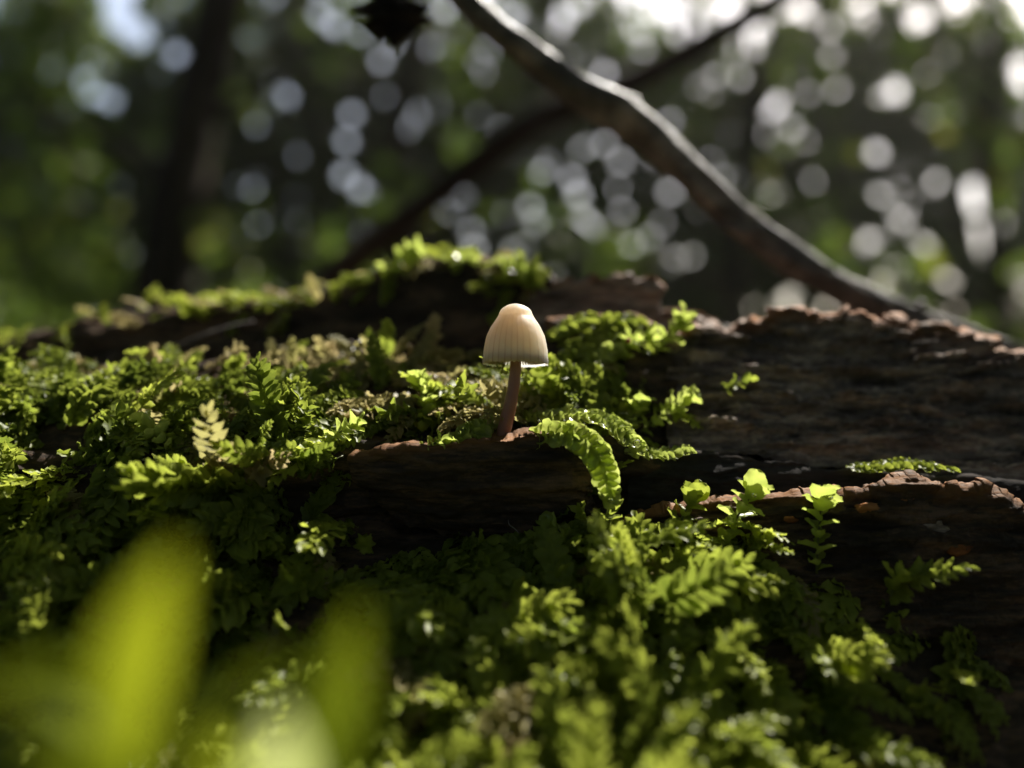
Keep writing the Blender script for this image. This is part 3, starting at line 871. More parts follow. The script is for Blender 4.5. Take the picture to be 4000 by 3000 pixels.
hero('hanging moss shoot in half shade under the mat', [(420, 1830, 9.7), (400, 1920, 9.6), (360, 2010, 9.5), (330, 2120, 9.45)], 0.2, 26, 21, face=(0, -0.9, 0.3), mat=M_moss)
hero('tiny green moss sprig poking from the black hollow under the ledge', [(1030, 2080, 9.7), (1010, 2060, 9.6), (1000, 2040, 9.6)], 0.15, 6, 22, 'sprig', face=(0, -1, 0.2))
hero('long dusty moss shoot arching down the front slope', on_slope([(2180, 2270), (2280, 2220), (2400, 2270), (2500, 2330), (2580, 2340)]), 0.2, 36, 23, face=(0, -0.5, 0.9))
hero('bright stubby moss shoot with overlapping leaves on the front slope', on_slope([(2030, 2290), (2100, 2310), (2180, 2330), (2240, 2340)]), 0.23, 24, 24, face=(0, -0.6, 0.8))
hero('yellow green branching moss shoot lit on the lower front slope', on_slope([(2130, 2690), (2300, 2645), (2480, 2645), (2680, 2710)]), 0.25, 44, 25, face=(0.1, -0.4, 0.9))
hero('curved moss shoot with thick rounded tips at the foot of the slope', on_slope([(2280, 2960), (2350, 2860), (2420, 2810), (2490, 2820)]), 0.26, 18, 26, 'sprig', face=(0, -0.8, 0.6))
hero('moss sprig with a single raised leafy tip on the front slope', on_slope([(2290, 2560), (2290, 2500), (2300, 2440)]), 0.22, 10, 27, 'sprig', face=(0, -0.9, 0.4))
hero('narrow leaved moss plume beside the dark bare wood', on_slope([(2640, 2620), (2650, 2520), (2670, 2430)]), 0.2, 18, 28, face=(0.1, -0.9, 0.4), mat=M_moss)
hero('dark glossy moss shoot in deep shade under the star shaped shoot', [(3480, 2330, 9.1), (3500, 2250, 9.15), (3560, 2240, 9.15)], 0.24, 12, 29, 'sprig', face=(0, -0.9, 0.4), mat=M_moss)
hero('small green moss sprig standing on the layered bark plate', [(2830, 1530, 11.3), (2870, 1500, 11.2), (2930, 1480, 11.2)], 0.16, 9, 30, 'sprig', face=(0, -0.9, 0.4), mat=M_moss)
hero('flat green moss strip creeping on the black wood strip', [(3310, 1830, 10.45), (3420, 1825, 10.45), (3560, 1815, 10.45), (3720, 1835, 10.45)], 0.15, 34, 31, face=(0, -0.5, 0.9), mat=M_moss)
hero('lit moss tuft spilling over the rear ridge beside the bark chunk', [(1960, 1070, 14.0), (2010, 1050, 13.9), (2070, 1070, 13.7), (2090, 1130, 13.6)], 0.36, 26, 32, 'sprig', face=(0, -0.9, 0.4))
hero('lit moss tuft where the rear ridge steps up', [(1490, 1110, 14.1), (1530, 1060, 14.1), (1580, 1010, 14.1), (1610, 985, 14.1)], 0.36, 20, 33, 'sprig', face=(0, -0.9, 0.4))
hero('small lit moss tuft in the middle of the rear ridge crest', [(1740, 1050, 14.2), (1790, 1015, 14.1), (1830, 1010, 14.1)], 0.3, 12, 34, 'sprig', face=(0, -0.9, 0.4))

for k_, (pp_, lf_) in enumerate([([(2140, 1330, 11.9), (2200, 1290, 11.9), (2270, 1262, 11.95), (2340, 1250, 12.0)], 0.2), ([(2280, 1340, 11.8), (2350, 1290, 11.9), (2430, 1262, 11.95), (2500, 1262, 12.0)], 0.22),
                                 ([(2180, 1420, 11.6), (2260, 1370, 11.7), (2330, 1330, 11.8), (2380, 1300, 11.8)], 0.2)]):
    hero(['olive moss shoot running over the brown wood step behind the cap', 'matted moss shoot on the crest of the brown wood step', 'dull moss shoot climbing the front of the brown wood step'][k_], pp_, lf_, 24, 60 + k_, face=(0, -0.7, 0.7), mat=M_moss)

# ------------------------------------------------------------------ mushroom
def build_mushroom():
    base = px(1965, 1706, 10.0)
    root = empty('mushroom', base, 'small cream bell capped mushroom on a thin reddish stem', 'mushroom')
    # cap: lathe, half width / height in photo pixels at 10 cm
    kk = K * 10.0
    outer = [(0, 1184), (14, 1186), (33, 1192), (50, 1202), (60.5, 1214), (66, 1227), (72, 1239), (83, 1254), (96, 1275), (107, 1300), (116, 1326), (122, 1354), (125, 1382), (126.5, 1405), (127, 1419), (126, 1424)]
    inner = [(124, 1423), (122.5, 1416), (120, 1410), (116, 1403), (110, 1398), (102, 1394), (92, 1391), (80, 1389), (66, 1388), (48, 1387), (28, 1387), (6, 1387)]
    O = catmull(np.array(outer, float), 70); I = catmull(np.array(inner, float), 40)
    prof = np.vstack([O, I])
    nth = 216
    th = np.linspace(0, 2 * math.pi, nth, endpoint=False)
    yref = 1424.0
    no = len(O)
    V = np.zeros((nth, len(prof), 3))
    wob = 1 + 0.018 * np.sin(th * 2 + 0.6) + 0.012 * np.sin(th * 3 + 2.0) + 0.006 * np.sin(th * 7)
    nst = 30
    stri = -np.abs(np.sin(th * nst / 2 + 0.9 * np.sin(th * 3) + 0.5 * np.sin(th * 5 + 1))) ** 0.6 * (0.55 + 0.6 * (vnoise(np.stack([np.cos(th) * 4, np.sin(th) * 4, th * 0], -1), 13) * .5 + .5))
    cren = vnoise(np.stack([np.cos(th) * 22, np.sin(th) * 22, th * 0], -1), 3)
    for j, (hw, y) in enumerate(prof):
        t = np.clip((y - 1236) / 180, 0, 1)
        rad = hw * (1 + (wob - 1) * t)
        if j < no:
            rad = rad + (stri + 0.5) * 1.9 * t ** 0.8 * (hw > 50)
        z = (yref - y) + 0 * th
        edge = np.clip((y - 1408) / 14, 0, 1)
        z = z - cren * 3.5 * edge - (np.sin(th * 45) * 1.3) * edge
        rad = rad + 0.8 * np.sin(th * 45) * edge
        V[:, j] = np.stack([rad * np.cos(th), rad * np.sin(th), z], -1)
    # shallow dents round the umbo
    dn = fbm(V / 40.0, 3, 5)
    nrm = V.copy(); nrm[..., 2] = 0
    V = V + V / (np.linalg.norm(V, axis=-1, keepdims=True) + 1e-9) * (dn * 1.5)[..., None]
    V = V * kk
    Rt = np.array(Matrix.Rotation(D2R(-4.2), 3, 'X') @ Matrix.Rotation(D2R(0.4), 3, 'Y'))
    V = V @ Rt.T
    cc = px(2013, 1424, 10.0)
    ystr = np.broadcast_to(np.clip((prof[:, 1] - 1190) / 230, 0, 1)[None], V.shape[:2])
    m, nt, out = new_mat('mushroom_cap')
    p = N(nt, 'ShaderNodeBsdfPrincipled', i_Roughness=0.42)
    at = N(nt, 'ShaderNodeAttribute', attribute_name='down')
    st = N(nt, 'ShaderNodeAttribute', attribute_name='stripe')
    tc = N(nt, 'ShaderNodeTexCoord')
    nz = N(nt, 'ShaderNodeTexNoise', i_Scale=1800.0, i_Detail=5.0)
    nt.links.new(tc.outputs['Object'], nz.inputs['Vector'])
    col = ramp(nt, at.outputs['Fac'], [(0.0, (0.66, 0.52, 0.43)), (0.3, (0.74, 0.61, 0.51)), (0.6, (0.78, 0.67, 0.55)), (1.0, (0.87, 0.81, 0.65))])
    sf = math_n(nt, 'MULTIPLY', st.outputs['Fac'], math_n(nt, 'MULTIPLY', at.outputs['Fac'], 0.95))
    col = mix(nt, sf, col, (0.50, 0.33, 0.19))
    col = mix(nt, math_n(nt, 'MULTIPLY', nz.outputs['Fac'], 0.2), col, (0.74, 0.58, 0.40))
    nt.links.new(col, p.inputs['Base Color'])
    p.inputs['Subsurface Weight'].default_value = 1.0
    p.inputs['Subsurface Radius'].default_value = (1.0, 0.9, 0.75)
    p.inputs['Subsurface Scale'].default_value = 0.008
    tr = N(nt, 'ShaderNodeBsdfTranslucent')
    nt.links.new(col, tr.inputs['Color'])
    ms = N(nt, 'ShaderNodeMixShader', i_0=0.2)
    bp = N(nt, 'ShaderNodeBump', i_Strength=0.25, i_Distance=0.00008)
    nt.links.new(nz.outputs['Fac'], bp.inputs['Height'])
    nt.links.new(bp.outputs[0], p.inputs['Normal'])
    nt.links.new(p.outputs[0], ms.inputs[1]); nt.links.new(tr.outputs[0], ms.inputs[2])
    nt.links.new(ms.outputs[0], out.inputs[0])
    stp = np.broadcast_to(np.clip(1 - np.abs(np.sin(th * nst / 2 + 0.9 * np.sin(th * 3) + 0.5 * np.sin(th * 5 + 1))) * 2.2, 0, 1)[:, None] * (0.4 + 0.6 * (vnoise(np.stack([th * 9, th * 0, th * 0], -1), 9) * .5 + .5))[:, None], V.shape[:2])
    cap = link('cap', mesh_np('cap', (V + cc - base).reshape(-1, 3), grid_faces(nth, len(prof), wrap_u=True), {'down': ystr.reshape(-1), 'stripe': stp.reshape(-1)}), m, root)
    # gills: thin radial blades inside the cap
    gv, gf, nv = [], [], 0
    ng = 64
    ins = I[::-1]
    for g in range(ng):
        a = g * 2 * math.pi / ng
        row = []
        for (hw, y) in ins[4:-3:3]:
            inner_r = 16
            lowy = min(1419, y + 46)
            row.append(((hw + 0.3, y - 1), (hw * 0.97, min(1417, y + 3 + (hw / 124) ** 2 * 18))))
        arr = []
        for (h0, y0), (h1, y1) in row:
            for hh, yy in ((h0, y0), (h1, max(y1, y0 + 2))):
                arr.append([hh * math.cos(a), hh * math.sin(a), yref - yy])
        arr = np.array(arr)
        n = len(arr) // 2
        off = np.array([-math.sin(a), math.cos(a), 0]) * 0.55
        A2 = np.concatenate([arr + off, arr - off])
        for k in range(n - 1):
            gf.append([nv + 2 * k, nv + 2 * k + 1, nv + 2 * k + 3, nv + 2 * k + 2])
            b = nv + 2 * n
            gf.append([b + 2 * k, b + 2 * k + 2, b + 2 * k + 3, b + 2 * k + 1])
            gf.append([nv + 2 * k + 1, b + 2 * k + 1, b + 2 * k + 3, nv + 2 * k + 3])
        gv.append(A2); nv += len(A2)
    m2, nt, out = new_mat('mushroom_gills')
    p = N(nt, 'ShaderNodeBsdfPrincipled', i_Roughness=0.6)
    p.inputs['Base Color'].default_value = (0.74, 0.66, 0.48, 1)
    tr = N(nt, 'ShaderNodeBsdfTranslucent'); tr.inputs[0].default_value = (0.74, 0.64, 0.44, 1)
    ms = N(nt, 'ShaderNodeMixShader', i_0=0.45)
    nt.links.new(p.outputs[0], ms.inputs[1]); nt.links.new(tr.outputs[0], ms.inputs[2]); nt.links.new(ms.outputs[0], out.inputs[0])
    GV = (np.vstack(gv) * kk) @ Rt.T + cc - base
    link('gills', mesh_np('gills', GV, np.array(gf), smooth=False), m2, cap)
    # stem
    path = pts_px([(1962, 1722, 10.0), (1968, 1690, 10.0), (1978, 1645, 10.0), (1990, 1595, 10.0), (2001, 1545, 10.0), (2009, 1495, 10.0), (2014, 1445, 10.0), (2016, 1400, 10.0), (2015, 1330, 10.0), (2014, 1262, 10.0)])
    V, F = tube(path - base, [0.094, 0.086, 0.083, 0.080, 0.076, 0.073, 0.070, 0.068, 0.064, 0.06], 90, 24, rough=0.05, freq=6, seed=4, stretch=0.5)
    m3, nt, out = new_mat('mushroom_stem')
    p = N(nt, 'ShaderNodeBsdfPrincipled', i_Roughness=0.4)
    tc = N(nt, 'ShaderNodeTexCoord')
    sp = N(nt, 'ShaderNodeSeparateXYZ')
    nt.links.new(tc.outputs['Object'], sp.inputs[0])
    mpn = N(nt, 'ShaderNodeMapping'); mpn.inputs['Scale'].default_value = (1, 1, 0.12)
    nt.links.new(tc.outputs['Object'], mpn.inputs[0])
    nz = N(nt, 'ShaderNodeTexNoise', i_Scale=2600.0, i_Detail=4.0)
    nt.links.new(mpn.outputs[0], nz.inputs['Vector'])
    col = ramp(nt, math_n(nt, 'MULTIPLY', sp.outputs[2], 110.0), [(0.0, (0.27, 0.105, 0.07)), (0.5, (0.37, 0.17, 0.12)), (1.0, (0.50, 0.29, 0.19))])
    col = mix(nt, math_n(nt, 'MULTIPLY', nz.outputs['Fac'], 0.6), col, (0.22, 0.09, 0.065))
    nt.links.new(col, p.inputs['Base Color'])
    p.inputs['Subsurface Weight'].default_value = 0.5
    p.inputs['Subsurface Radius'].default_value = (1.0, 0.5, 0.3)
    p.inputs['Subsurface Scale'].default_value = 0.0008
    nt.links.new(p.outputs[0], out.inputs[0])
    link('stem', mesh_np('stem', V, F), m3, root)
build_mushroom()

# ------------------------------------------------------------------ fallen branches
def branch(name, label, pts, radii, mat, nseg, nr, seed, rough=0.12, parts=()):
    P = pts_px(pts)
    base = P[0]
    root = empty(name, base, label, 'branch')
    V, F = tube(P - base, radii, nseg, nr, rough=rough, freq=2.2, seed=seed)
    link('shaft', mesh_np('shaft', V, F), mat, root)
    for nm, pp, rr in parts:
        Q = pts_px(pp)
        V, F = tube(Q - base, rr, 24, 12, rough=0.15, freq=4, seed=seed + 3)
        link(nm, mesh_np(nm, V, F), mat, root)
    return root
branch('fallen_branch', 'long bare grey brown branch leaning diagonally onto the log',
       [(x, y, 17 - 1.5 * min(1.1, max(-0.2, (4080 - x) / 2380))) for x, y in [(4500, 1640), (4080, 1435), (3800, 1345), (3598, 1275), (3399, 1184), (3218, 1085), (3037, 967), (2857, 832), (2676, 669), (2531, 528), (2405, 435), (2224, 338), (2043, 190), (1862, 40), (1700, -150), (1400, -560), (900, -1200)]],
       [0.27, 0.28, 0.32, 0.31, 0.33, 0.315, 0.33, 0.30, 0.315, 0.33, 0.37, 0.30, 0.29, 0.27, 0.27, 0.26, 0.25], M_twig, 420, 30, 201, 0.17,
       parts=[('stub', [(2960, 900, 16.2), (2900, 905, 16.0), (2850, 885, 15.8), (2810, 872, 15.7)], [0.2, 0.12, 0.07, 0.03]), ('stub', [(3560, 1255, 16.6), (3590, 1205, 16.5), (3600, 1175, 16.4)], [0.22, 0.13, 0.05]), ('stub', [(2200, 320, 15.8), (2225, 275, 15.7), (2250, 250, 15.7)], [0.18, 0.09, 0.03]), ('knot', [(2400, 430, 15.9), (2460, 405, 15.9), (2500, 400, 15.9)], [0.3, 0.2, 0.08])])
branch('dead_limb', 'thin dark crooked limb in shadow behind the leaning branch',
       [(700, 1600, 46), (1180, 1180, 44), (1500, 920, 42), (1800, 690, 41), (2080, 480, 40), (2300, 390, 40), (2480, 310, 40), (2760, 160, 40), (3060, -10, 40), (3400, -200, 40)],
       [0.85, 0.8, 0.75, 0.7, 0.68, 0.66, 0.62, 0.6, 0.55, 0.5], M_trunk, 90, 12, 211, 0.1)

def withered_leaf():
    base = px(1515, -110, 14.0)
    root = empty('withered_leaf', base, 'black curled withered leaf hanging from the leaning branch', 'leaf')
    nu, nv = 25, 30
    t = np.linspace(0, 1, nv); s = np.linspace(-1, 1, nu)
    wd = np.sin(np.clip(t, .02, 1) ** 0.9 * math.pi * 0.86 + 0.15) * (1 + 0.22 * np.sin(t * 19) + 0.15 * np.sin(t * 37 + 1))
    Xp = s[None] * (wd * 0.52)[:, None]
    jag = vnoise(np.stack([np.broadcast_to(t[:, None] * 9, Xp.shape), np.broadcast_to(np.sign(s)[None] * 3, Xp.shape), Xp * 0], -1), 5)
    Xp = Xp * (1 + 0.45 * jag * (np.abs(s)[None] > 0.85))
    Zp = -np.broadcast_to((t * 1.15)[:, None], Xp.shape) + 0.12 * jag
    Yp = 0.35 * s[None] ** 2 * np.ones_like(Xp) + 0.1 * np.sin(t * 7)[:, None] + 0.05 * jag
    P = np.stack([Xp, Yp, Zp], -1)
    back = P + np.array([0, 0.012, 0])
    V = np.concatenate([P.reshape(-1, 3), back.reshape(-1, 3)])
    F = np.vstack([grid_faces(nv, nu), grid_faces(nv, nu)[:, ::-1] + nu * nv])
    m = wood_material('withered_leaf', [(0.006, 0.005, 0.005), (0.012, 0.010, 0.009), (0.03, 0.02, 0.015)], rough=0.9, spec=0.03)
    link('blade', mesh_np('blade', V, F), m, root)
    pp = np.array([[0, 0, 0.02], [0.05, 0, 0.3], [0.15, 0.6, 1.0], [0.2, 1.35, 1.55]])
    V, F = tube(pp, [0.03, 0.025, 0.02], 14, 8)
    link('petiole', mesh_np('petiole', V, F), m, root)
withered_leaf()

# thin stalks and crumbs lying about
def stalk(label, pts, r, mat, seed):
    P = pts_px(pts); base = P[0]
    V, F = tube(P - base, r, 40, 7, rough=0.15, freq=5, seed=seed)
    o = link('dry_stalk', mesh_np('dry_stalk', V, F), mat, None, tuple(base * CM))
    tag(o, label, 'twig')
stalk('thin brown dry stalk lying across the dark hollow before the rear ridge', [(500, 1460, 12.7), (640, 1380, 13.0), (780, 1315, 13.2), (900, 1275, 13.4), (990, 1255, 13.6)], [0.03, 0.028, 0.02], M_twig, 5)
stalk('short reddish curled stalk in the hollow behind the mat', [(1400, 1440, 12.3), (1420, 1400, 12.2), (1400, 1360, 12.2), (1365, 1330, 12.2)], [0.07, 0.06, 0.02], M_bark, 6)
stalk('tiny black wet twig beside the pointed moss sprig', [(2290, 2100, 9.6), (2330, 2098, 9.55), (2370, 2105, 9.5), (2410, 2115, 9.5)], [0.03, 0.035, 0.02], M_darkwood, 7)
stalk('tiny pale root hair sticking from the hollow under the ledge', [(1985, 2030, 9.9), (1990, 2050, 9.85), (2010, 2065, 9.8), (2030, 2085, 9.8)], [0.006, 0.008, 0.004], M_twig, 8)

# loose crumbs of rusty bark stuck to the front bark plate, and beads of water
def lump(r_cm, seed, squash=(1.5, 0.5, 0.7), amp=0.35, nu=14, nv=20):
    th = np.linspace(0.02, math.pi - 0.02, nu); ph = np.linspace(0, 2 * math.pi, nv, endpoint=False)
    d = np.stack([np.sin(th)[:, None] * np.cos(ph), np.sin(th)[:, None] * np.sin(ph), np.cos(th)[:, None] + 0 * ph], -1)
    rr = r_cm * (1 + amp * fbm(d * 1.8 + seed * 3.1, 3, seed))
    V = d * rr[..., None] * np.array(squash)
    return V.reshape(-1, 3), grid_faces(nu, nv, wrap_v=True)
M_rust = wood_material('rusty_bark_crumb', [(0.10, 0.035, 0.012), (0.24, 0.09, 0.03), (0.38, 0.17, 0.06)], scale=1.5)
for k_, (x_, y_, z_, r_, lb_) in enumerate([(3535, 1962, 9.66, 0.07, 'flat rusty bark crumb just under the splintered rim'), (3090, 2030, 9.62, 0.06, 'small rusty bark crumb beside the star shaped shoot'), (3740, 2145, 9.5, 0.10, 'long rusty bark crumb low on the dark front bark'),
                                            (3640, 2065, 9.58, 0.12, 'fluffy brown bark crumb on the dark front bark'), (3390, 1985, 9.62, 0.09, 'brown splinter knot below the notch in the bark rim')]):
    V, F = lump(r_, 20 + k_)
    o = link('bark_crumb', mesh_np('bark_crumb', V, F), M_rust if k_ != 3 else M_bark, None, tuple(px(x_, y_, z_) * CM))
    tag(o, lb_, 'bark crumb')
V, F = lump(0.035, 40, (1, 1, 1), 0.2)
tag(link('bark_crumb', mesh_np('bark_crumb', V, F), M_rust, None, tuple(px(2455, 1332, 11.25) * CM)), 'tiny orange speck lying on the broad moss shoot', 'bark crumb')
m_w, nt_w, out_w = new_mat('water')
gl_w = N(nt_w, 'ShaderNodeBsdfPrincipled', i_Roughness=0.02)
gl_w.inputs['Base Color'].default_value = (1, 1, 1, 1)
gl_w.inputs['IOR'].default_value = 1.33
gl_w.inputs['Transmission Weight'].default_value = 1.0
nt_w.links.new(gl_w.outputs[0], out_w.inputs[0])
for (x_, y_, z_, r_, lb_) in [(2488, 1728, 9.9, 0.042, 'bead of water at the tip of the arching bright shoot'), (2385, 1955, 9.4, 0.03, 'bead of water at the hanging tip of the draped shoot'), (2945, 1935, 9.4, 0.028, 'bead of water on the plump upright shoot'), (3245, 1945, 9.4, 0.026, 'bead of water on the star shaped shoot'), (2105, 1648, 10.3, 0.03, 'bead of water beside the mushroom stem')]:
    V, F = lump(r_, 60, (1, 1, 0.9), 0.05)
    tag(link('water_drop', mesh_np('water_drop', V, F), m_w, None, tuple(px(x_, y_, z_) * CM)), lb_, 'water drop', 'water beads on the moss')

# ------------------------------------------------------------------ foreground seedling leaves close to the lens
def blade_leaf(pts, wid, parent, base, name, label=None, cup=0.25, tan=0.0, rnd=0.5, face=(0, -1, 0.1)):
    A = catmull(pts_px(pts), 26)
    T = np.gradient(A, axis=0); T /= np.linalg.norm(T, axis=1, keepdims=True)
    f = np.array(face, float)
    nu = 9
    s = np.linspace(-1, 1, nu)
    t = np.linspace(0, 1, 26)
    wd = wid / 2 * (0.55 + 0.45 * np.sin(t * math.pi * 0.8)) * np.clip((1 - t) * 2.6, 0.06, 1) ** 0.62
    V = []
    for i in range(26):
        x = np.cross(T[i], f); x /= np.linalg.norm(x)
        z = np.cross(x, T[i])
        V.append(A[i] + x[None] * (s * wd[i])[:, None] + z[None] * (cup * wd[i] * 2 * s ** 2)[:, None])
    V = np.array(V).reshape(-1, 3) - base
    o = link(name, mesh_np(name, V, grid_faces(26, nu), {'rand': np.full(26 * nu, rnd), 'tip': np.repeat(t, nu), 'tan': np.full(26 * nu, tan)}), M_fore, parent)
    if label:
        o['label'] = label
    return o
def seedling(label, base_px, stem_pts, leaves, rnd):
    base = px(*base_px)
    root = empty('seedling', base, label, 'plant', 'leafy seedlings close under the lens')
    V, F = tube(pts_px(stem_pts) - base, [0.07, 0.06, 0.05], 24, 10)
    link('stem', mesh_np('stem', V, F, {'rand': np.full(len(V), rnd), 'tip': np.full(len(V), 0.3), 'tan': np.zeros(len(V))}), M_fore, root)
    for k, (pts, wd, rn, fc) in enumerate(leaves):
        blade_leaf(pts, wd * 1.2, root, base, 'leaf', rnd=rn, face=fc, tan=0.85 if rn == 1.0 else 0.0)
F_ = 0.76
def nz_(L):
    return [(x, y, z * F_) for x, y, z in L]
seedling('yellow green seedling with a tall leaning leaf and a flat side leaf', (560, 6500, 3.19), nz_([(560, 6500, 4.2), (500, 4600, 4.1), (520, 3100, 4.0)]),
         [(nz_([(440, 3200, 4.0), (500, 2780, 3.95), (580, 2450, 3.9), (690, 2150, 3.9)]), 0.22, 0.9, (0.1, -1, 0.2)),
          (nz_([(560, 3050, 4.0), (380, 2780, 4.1), (150, 2690, 4.15), (-200, 2730, 4.2)]), 0.17, 0.45, (0, -0.5, 0.8)),
          (nz_([(520, 3600, 4.0), (420, 3250, 4.0), (300, 3020, 4.0), (120, 2900, 4.0)]), 0.2, 0.3, (0, -0.9, 0.4)),
          (nz_([(560, 3100, 4.1), (760, 2830, 4.3), (960, 2680, 4.5), (1150, 2580, 4.6)]), 0.09, 0.1, (0, -0.7, 0.6))], 0.3)
seedling('pale lime seedling with one bright blunt leaf and an olive leaf', (1150, 6500, 3.19), nz_([(1150, 6500, 4.2), (1100, 4600, 4.1), (1120, 3500, 4.0)]),
         [(nz_([(1130, 3500, 4.0), (1120, 3200, 3.9), (1110, 3000, 3.85), (1090, 2780, 3.85)]), 0.20, 1.0, (-0.1, -0.5, 0.9)),
          (nz_([(1130, 3500, 4.0), (1230, 3000, 4.2), (1310, 2680, 4.3), (1400, 2380, 4.4)]), 0.21, 0.15, (0.25, -1, 0.1)),
          (nz_([(1080, 3500, 4.0), (950, 3150, 4.0), (850, 2980, 4.0), (790, 2860, 4.0)]), 0.15, 0.5, (-0.2, -1, 0.4))], 0.4)

# ------------------------------------------------------------------ the wood behind
LEAF0 = np.array([[0, -0.5, 0], [0.30, 0.0, 0.06], [0, 0.5, 0], [-0.30, 0.0, 0.06]])
def leaf_cloud(centers, sizes, r):
    n = len(centers)
    q = r.normal(size=(n, 4)); q /= np.linalg.norm(q, axis=1, keepdims=True)
    a, b, c, d = q.T
    R = np.stack([1 - 2 * (c * c + d * d), 2 * (b * c - a * d), 2 * (b * d + a * c), 2 * (b * c + a * d), 1 - 2 * (b * b + d * d), 2 * (c * d - a * b), 2 * (b * d - a * c), 2 * (c * d + a * b), 1 - 2 * (b * b + c * c)], -1).reshape(n, 3, 3)
    V = np.einsum('nij,kj->nki', R, LEAF0) * sizes[:, None, None] + centers[:, None]
    F = np.arange(n * 4).reshape(n, 4)
    return V.reshape(-1, 3), F, np.repeat(r.random(n), 4)

GAPS = [(470, 80, 60), (540, 130, 55), (690, 210, 32), (330, 310, 26), (430, 400, 34), (370, 370, 24), (970, 150, 15), (1070, 340, 30), (1120, 380, 28), (1185, 290, 28), (1000, 490, 22), (1375, 445, 32), (1355, 555, 27),
        (1345, 680, 30), (1400, 735, 32), (1170, 610, 24), (1200, 800, 22), (150, 730, 16), (250, 730, 16), (890, 730, 17), (990, 740, 17), (150, 1060, 14), (1410, 130, 26), (1490, 240, 20), (1700, 435, 22), (1840, 900, 24), (1850, 970, 30),
        (1730, 30, 26), (1660, 190, 18), (1300, 1020, 16), (2140, 420, 24), (2360, 290, 22), (2680, 110, 62), (2630, 50, 55), (2560, 30, 40), (2850, 40, 55), (2920, 170, 42), (2960, 110, 36), (3340, 30, 52), (3240, 110, 24), (3740, 10, 46), (3130, 30, 26),
        (3030, 405, 38), (3260, 340, 24), (3500, 355, 32), (3870, 335, 34), (3990, 310, 26), (3090, 500, 22), (3240, 215, 18), (3420, 590, 26), (3260, 720, 25), (3490, 680, 20), (3430, 760, 20), (3700, 610, 24), (3660, 710, 22), (3820, 770, 78), (3810, 925, 66),
        (3400, 940, 24), (3520, 860, 26), (3720, 850, 30), (3900, 880, 34), (2360, 560, 26), (2420, 630, 26), (2230, 700, 25), (2260, 760, 25), (2290, 850, 27), (2200, 790, 22), (2090, 870, 20), (2465, 960, 27), (2630, 1020, 28), (2430, 820, 18), (2540, 930, 18), (2780, 1170, 18),
        (3080, 1160, 20), (3230, 1210, 22), (3880, 1260, 26), (3690, 1090, 20), (2260, 20, 26), (2200, 60, 28), (2500, 120, 26), (2790, 300, 20), (3600, 60, 28), (3920, 60, 24), (2900, 290, 18), (2000, 60, 24), (1900, 200, 22), (780, 440, 14), (1250, 60, 18), (3590, 950, 20)]
_gr = np.random.default_rng(31)
for _k in range(330):
    _x, _y = _gr.uniform(-100, 4100), _gr.uniform(-50, 1250)
    if _gr.random() < (0.3 if _x < 1000 else 0.85) * (1.0 - 0.35 * (_y > 900)):
        GAPS.append((_x, _y, _gr.uniform(7, 19)))
def gap_points(dist):
    return np.array([px(x, y, dist) for x, y, r in GAPS]), np.array([r * ((1.0 if x > 1900 else 0.88) if r < 40 else 1.05) * K * dist for x, y, r in GAPS])

def tree(name, label, foot, height, rad, crowns, leaf, nleaf, seed, lean=(0, 0), limbs=6, gaps=None, group='broadleaf trees of the wood beyond the log'):
    r = np.random.default_rng(seed)
    base = np.array([foot[0], foot[1], -2.0])
    root = empty(name, base, label, 'tree', group)
    top = np.array([lean[0], lean[1], height])
    path = np.array([[0, 0, 0], top * 0.3 + r.normal(size=3) * rad * 0.7, top * 0.6 + r.normal(size=3) * rad * 0.9, top])
    V, F = tube(path, [rad * 1.15, rad, rad * 0.8, rad * 0.35], 26, 10, rough=0.12, freq=0.12, seed=seed)
    link('trunk', mesh_np('trunk', V, F), M_trunk, root)
    cents = []
    for k in range(limbs):
        f = 0.35 + 0.6 * k / max(1, limbs - 1)
        p0 = catmull(path, 30)[int(f * 29)]
        a = r.uniform(0, 6.28)
        ln = r.uniform(0.6, 1.0) * crowns[0]
        p2 = p0 + np.array([math.cos(a) * ln, math.sin(a) * ln * 0.6, ln * r.uniform(0.1, 0.6)])
        V, F = tube(np.array([p0, (p0 + p2) / 2 + r.normal(size=3) * ln * 0.08, p2]), [rad * 0.4, rad * 0.25, rad * 0.1], 14, 7, rough=0.1, freq=0.2, seed=seed + k)
        link('limb', mesh_np('limb', V, F), M_trunk, root)
        cents.append(p2)
    c = []
    while len(c) < nleaf:
        q = r.uniform(-1, 1, size=(nleaf * 2, 3))
        q = q[(q ** 2).sum(1) < 1]
        pos = q * np.array([crowns[0], crowns[1], crowns[2]]) + np.array([top[0] * 0.6, top[1] * 0.6, crowns[3]])
        dens = fbm((pos + base) / (leaf * 6), 2, 301)
        keep = dens > r.uniform(-1.5, 0.1, size=len(pos))
        pos = pos[keep]
        wp = pos + base
        if gaps is not None:
            gp, gr = gaps
            # leafage gaps shaped along sight lines from the lens, to show bright sky discs
            dir_ = np.array([0, 0, Z0]); g0 = gp - dir_; gl = np.linalg.norm(g0, axis=1, keepdims=True)
            gd = g0 / gl
            rel = wp[:, None] - dir_
            tpar = (rel * gd[None]).sum(-1)
            perp = np.linalg.norm(rel - tpar[..., None] * gd[None], axis=-1)
            bad = (perp < gr[None] * 0.72 + leaf * 0.22).any(1)
            pos = pos[~bad]
        pos = pos[pos[:, 2] > 10]
        c.extend(pos.tolist())
        if nleaf < 10:
            break
    c = np.array(c[:nleaf])
    V, F, rd = leaf_cloud(c, r.uniform(0.7, 1.25, len(c)) * leaf, r)
    link('crown', mesh_np('crown', V, F, {'rand': rd}, smooth=False), M_leafT, root)
    return root

